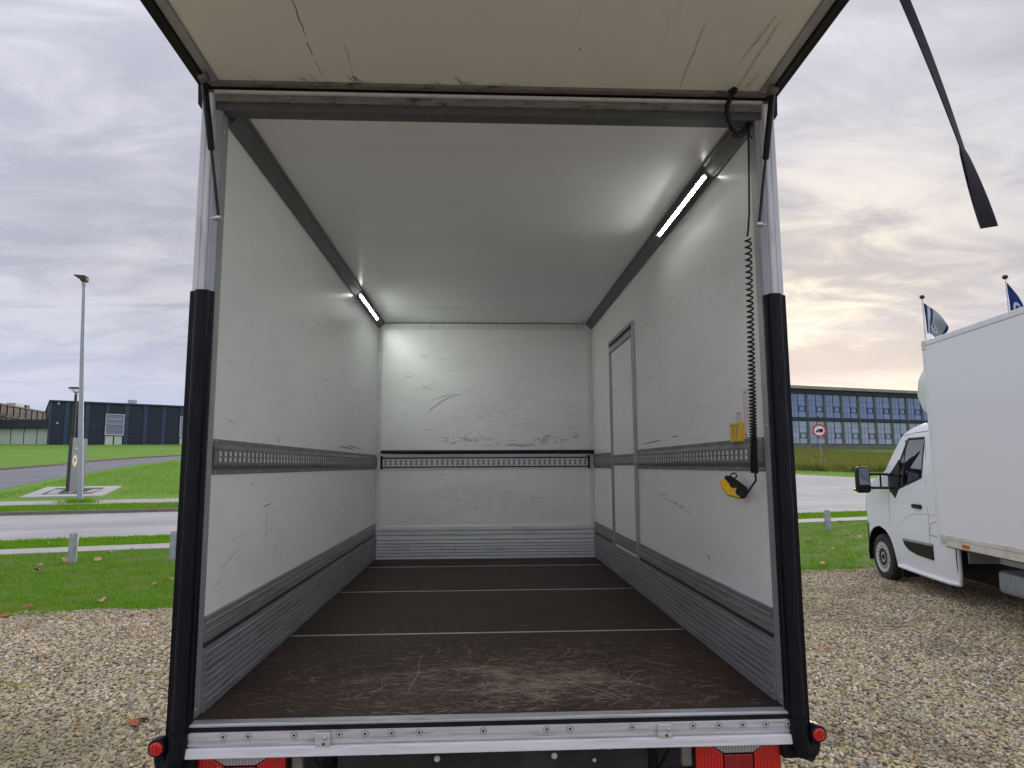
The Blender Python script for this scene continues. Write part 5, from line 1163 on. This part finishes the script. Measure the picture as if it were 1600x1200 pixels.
# totem on its pad
slope = math.atan(.056)
PD = MB(); pad = [(-9.9, 31.15), (-7.1, 31.15), (-7.35, 35.9), (-10.35, 35.9)]
PD.add([W(*p, .05) for p in pad]+[W(*p, -.2) for p in pad], [(0,1,2,3),(7,6,5,4)]+[(i, i+4, (i+1) % 4+4, (i+1) % 4) for i in range(4)])
struct(PD.build('concrete_pad', M['concrete']))
cb = MB(); ip = [(-9.45, 32.0), (-7.65, 32.0), (-7.85, 35.0), (-9.75, 35.0)]; cb.add([W(*p, .055) for p in ip], [(0, 1, 2, 3)]); struct(cb.build('pad_cobbles', M['cobble']))
for q_ in ([(-9.3, 32.1), (-8.9, 32.1), (-9.25, 34.2), (-9.6, 34.2)], [(-8.1, 32.5), (-7.75, 32.5), (-7.8, 34.2), (-8.1, 34.2)]):
    cb = MB(); cb.add([W(*p, .060) for p in q_], [(0, 1, 2, 3)]); struct(cb.build('pad_slab', M['concrete']))
TO = thing('totem_sign', 'grey sign totem with a round emblem on a concrete pad', 'sign', (-17.44, 27.0, .735), R(100))
box('slab', M['totem'], TO, -.56, .98, -.10, .03, -.05, 2.33, .008); box('edge', M['totem_edge'], TO, -.60, -.561, -.105, .035, -.05, 2.34, .008)
box('foot', M['galv'], TO, -.62, 1.0, -.115, .045, -.2, .06, .005)
em = MB().lathe([(.27, 0), (.27, .012)], (-.27, -.10, 1.36), (0, -1, 0), 32).build('emblem', pm('emblem_tan', (0.52, 0.36, 0.28), 0.5), TO)
MB().lathe([(.20, .0), (.20, .004)], (-.27, -.112, 1.36), (0, -1, 0), 32).build('emblem_disc', M['white'], em)
MB().add([(-.27+x*1.25, -.118, 1.36+z*1.25) for x, z in ((-.06, -.09), (.02, -.05), (.07, .02), (.10, .10), (.03, .07), (-.03, .09), (-.10, .02), (-.05, -.02))], [tuple(range(8))]).build('emblem_mark', M['ink'], em)
mb = MB(); q3 = random.Random(2)
for (x0, x1, z, h_) in ((-.22, .45, 1.83, .12), (.12, .46, 1.71, .07), (.36, .54, .52, .10), (.36, .54, .40, .08)):
    x = x0
    while x < x1:
        w_ = q3.uniform(.03, .07); hh = h_*q3.choice([.6, .6, 1.0]); mb.add([(x, -.1012, z), (x+w_*.6, -.1012, z), (x+w_*.6, -.1012, z+hh), (x, -.1012, z+hh)], [(0, 1, 2, 3)]); x += w_
mb.build('lettering', M['white'], TO, kind='stuff')
# bollards
def bollard(u, v, tilt, label):
    o = thing('bollard', label, 'bollard', W(u, v), 0, 'grey posts along the lawn')
    o.rotation_euler = (R(tilt[0]), R(tilt[1]), 0)
    MB().lathe([(.078, -.15), (.078, .545), (.074, .556), (.060, .556), (.056, .540)], (0, 0, 0), (0, 0, 1), 20).build('post', M['galv'], o, smooth=True)
    MB().lathe([(.058, .520), (.040, .538), (.004, .540)], (0, 0, 0), (0, 0, 1), 16).build('cap', M['kerb'], o, smooth=True)
bollard(-3.83, 14.89, (0, 1), 'grey steel bollard on the lawn below the street lamp')
bollard(-2.06, 14.58, (0, 1), 'grey steel bollard on the lawn close to the truck')
bollard(13.9, 14.6, (0, -1), 'grey steel bollard on the lawn left of the white van')
# no-lorries sign
P_ = W(40.54, 42.76); SG = thing('road_sign', 'round red-ringed no-lorries sign on a thin post', 'sign', P_, -R(26))
MB().tube([(0, 0.03, -.3), (0, .03, 3.9)], .035, 10).build('post', M['galv'], SG, smooth=True)
MB().tube([(-.02, 0.03, 3.9), (-.02, .03, 4.35)], .05, 10).build('post_top', M['black'], SG, smooth=True)
sgn = MB().lathe([(.52, 0), (.52, .03)], (0, 0, 3.18), (0, -1, 0), 40).build('sign_plate', M['sign_red'], SG)
MB().lathe([(.385, .0), (.385, .004)], (0, -.030, 3.18), (0, -1, 0), 40).build('sign_face', M['white'], sgn)
mb = MB(); f_ = lambda x, z: (x, -.0365, 3.18+z)
mb.add([f_(*p) for p in ((-.06, -.10), (.27, -.10), (.27, .13), (-.06, .13))], [(0, 1, 2, 3)]); mb.add([f_(*p) for p in ((-.26, -.10), (-.08, -.10), (-.08, .08), (-.17, .08), (-.24, .0))], [(0, 1, 2, 3, 4)])
for cx in (-.17, .02, .17): mb.add([f_(cx+.05*math.cos(a), -.12+.05*math.sin(a)) for a in np.linspace(0, 2*math.pi, 13)[:-1]], [tuple(range(12))])
mb.build('lorry_symbol', M['black'], sgn)
# flags
def flag_mat(name, kind):
    mt, q, bs = new_mat(name); uv = q.n('ShaderNodeUVMap').outputs[0]; u, v, _ = q.sep(uv)
    def ring(cu, cv, r0, r1, asp):
        a = q.math('MULTIPLY', q.math('SUBTRACT', u, cu), 1.0); c_ = q.math('MULTIPLY', q.math('SUBTRACT', v, cv), asp)
        d = q.math('SQRT', q.math('ADD', q.math('MULTIPLY', a, a), q.math('MULTIPLY', c_, c_)))
        return q.math('MULTIPLY', q.math('GREATER_THAN', d, r0), q.math('LESS_THAN', d, r1))
    if kind == 0:
        m1 = q.math('MULTIPLY', q.math('GREATER_THAN', u, .34), q.math('LESS_THAN', u, .90))
        c = q.mix(m1, (0.02, 0.06, 0.22), (0.42, 0.47, 0.50))
        m2 = q.math('MULTIPLY', q.math('GREATER_THAN', u, .12), q.math('LESS_THAN', u, .24)); c = q.mix(m2, c, (.62, .64, .68))
        c = q.mix(ring(.5, .30, .12, .20, 1.6), c, (.72, .70, .72)); c = q.mix(ring(.42, .36, .0, .06, 1.6), c, (.04, .10, .30))
    else:
        c = q.mix(ring(.5, .42, .20, .32, 1.5), (0.015, 0.04, 0.22), (.62, .66, .78)); c = q.mix(ring(.52, .43, .0, .15, 1.3), c, (.25, .30, .50))
        m2 = q.math('MULTIPLY', q.math('GREATER_THAN', v, .12), q.math('LESS_THAN', v, .20)); m3 = q.math('GREATER_THAN', q.math('FRACT', q.math('MULTIPLY', u, 6.0)), .45)
        c = q.mix(q.math('MULTIPLY', m2, m3), c, (.6, .64, .75))
    setc(q, bs, 'Base Color', c); bs.inputs['Roughness'].default_value = .8
    tr = q.n('ShaderNodeBsdfTranslucent', ins={0: c}); mx = q.n('ShaderNodeMixShader', ins={0: .35, 1: bs.outputs[0], 2: tr.outputs[0]})
    q.t.links.new(mx.outputs[0], [n for n in q.t.nodes if n.type == 'OUTPUT_MATERIAL'][0].inputs[0]); return mt
def flagpole(loc, H_, label, kind, corners):
    o = thing('flagpole', label, 'flag', loc, -R(35), None)
    MB().tube([(0, 0, -.2), (0, 0, H_)], [.075, .035], 12).build('pole', M['white_alu'], o, smooth=True)
    MB().lathe([(.03, H_-.02), (.10, H_+.03), (.13, H_+.10), (.08, H_+.18), (.01, H_+.20)], (0, 0, 0), (0, 0, 1), 14).build('finial', M['lamp_dark'], o, smooth=True)
    nu, nv = 14, 26; vs = []; uvs = []
    for j in range(nv+1):
        b_ = j/nv                                           # 0 top .. 1 bottom, cloth hanging slack and swung out below
        for i in range(nu+1):
            a = i/nu
            (tlx, tlz), (trx, trz), (brx, brz), (blx, blz) = corners
            x = (1-a)*((1-b_)*tlx+b_*blx)+a*((1-b_)*trx+b_*brx)+.05*math.sin(math.pi*a)*(1-b_)+.05*a*math.sin(b_*6)
            z = H_+.2+(1-a)*((1-b_)*tlz+b_*blz)+a*((1-b_)*trz+b_*brz)+.14*math.sin(math.pi*a)*(1-b_)+.05*math.sin(a*6)*b_
            y = .12*math.sin(a*7+b_*3)*(.3+a)+.06*math.sin(b_*9+a*4)
            vs.append((x, y, z)); uvs.append((a, 1-b_))
    me = bpy.data.meshes.new('cloth'); fs = [(j*(nu+1)+i, j*(nu+1)+i+1, (j+1)*(nu+1)+i+1, (j+1)*(nu+1)+i) for j in range(nv) for i in range(nu)]
    me.from_pydata(vs, [], fs); ul = me.uv_layers.new(name='UVMap')
    for p in me.polygons:
        p.use_smooth = True
        for li in p.loop_indices: ul.data[li].uv = uvs[me.loops[li].vertex_index]
    cl_ = link('cloth', me, flag_mat('flag_cloth_%d' % kind, kind), o); sm_ = cl_.modifiers.new('thickness', 'SOLIDIFY'); sm_.thickness = .006
    return o
t1 = ray_at(1440.5, 461, 34); g1 = -t1.x*SA+(t1.y+2.4632)*CA; flagpole((t1.x, t1.y, gz(g1)), t1.z-gz(g1)-.2, 'pale grey and blue flag hanging slack on a white pole, nearer the truck', 0, ((.04, -.42), (1.02, -1.78), (.64, -2.40), (.10, -2.0)))
t2 = ray_at(1570, 429.5, 31); g2 = -t2.x*SA+(t2.y+2.4632)*CA; flagpole((t2.x, t2.y, gz(g2)), t2.z-gz(g2)-.2, 'dark blue flag with a white ring on the pole at the far right', 1, ((.04, -.36), (.62, -1.9), (.78, -2.5), (.10, -2.25)))
# picnic table on the rise
PT = thing('picnic_table', 'dark picnic table on the grass before the pale glazed wall', 'table', (-67.3, 92.0, gz(67.3*SA+(92.0+2.4632)*CA)), R(5))
def plank(n_, y0, y1, z0, z1): box(n_, M['wood_dark'], PT, -1.0, 1.0, y0, y1, z0, z1, .01)
for k_ in range(4): plank('tabletop_plank', -.38+k_*.2, -.20+k_*.2, .70, .76)
plank('seat_plank', -.85, -.60, .40, .45); plank('seat_plank', .60, .85, .40, .45)
for x in (-.75, .75):
    box('cross_bar', M['wood_dark'], PT, x-.04, x+.04, -.8, .8, .34, .40, 0)
    for s in (-1, 1): MB().tube([(x, s*.6, -.25), (x, s*.25, .70)], .05, 6).build('leg', M['wood_dark'], PT)
# fallen leaves
def leaf_mesh(seed):
    q = random.Random(seed); vs = []; n = 7
    for i in range(n):
        t = i/(n-1); wv = .32*math.sin(math.pi*(t*.92+.04))**.8*(1+.25*(i % 2)); cz = .16*math.sin(t*3+seed)+.06
        vs += [(t-.5, wv, cz+.14*q.random()), (t-.5, 0, cz), (t-.5, -wv, cz+.14*q.random())]
    mb = MB().add(vs, [(3*i+k_, 3*i+k_+1, 3*i+k_+4, 3*i+k_+3) for i in range(n-1) for k_ in (0, 1)])
    return mb.mesh('fallen_leaf')
lms = []
for k_ in range(6): lm_ = leaf_mesh(k_); lm_.materials.append(M['leaf'] if k_ < 4 else M['leaf_red']); lms.append(lm_)
def ground_px(px_, py_):
    d = ray_at(px_, py_, 1)-CAM; t = -CAM.z/d.z; return CAM+d*t
leaves = [(60,897,.22),(100,880,.16),(152,878,.18),(172,866,.14),(205,862,.10),(262,912,.16),(241,917,.10),(157,943,.14),(75,853,.12),(62,887,.10),(1313,818,.22),(1255,805,.2),(1326,842,.14),(1343,842,.12),(1264,850,.14),(1301,860,.10),(1284,886,.16),(1279,852,.10)]
for k_, (a, c_, s_) in enumerate(leaves):
    g = ground_px(a, c_); o = link('fallen_leaf', lms[k_ % 4], None, None, (g.x, g.y, .045), (random.uniform(-.3, .3), random.uniform(-.3, .3), random.uniform(0, 6)), (s_, s_, s_))
    tag(o, 'dry brown leaf lying on the lawn', 'leaf', 'fallen leaves on the lawn')
for k_, (a, c_, s_) in enumerate([(6,966,.16),(44,953,.13),(205,965,.10),(248,955,.09),(222,1130,.11),(208,1138,.09),(70,1030,.06),(1297,1020,.07),(1330,955,.07)]):
    g = ground_px(a, c_); o = link('fallen_leaf', lms[4+k_ % 2], None, None, (g.x, g.y, .03), (random.uniform(-.2, .2), random.uniform(-.2, .2), random.uniform(0, 6)), (s_, s_, s_))
    tag(o, 'reddish brown leaf lying on the gravel', 'leaf', 'fallen leaves on the gravel')
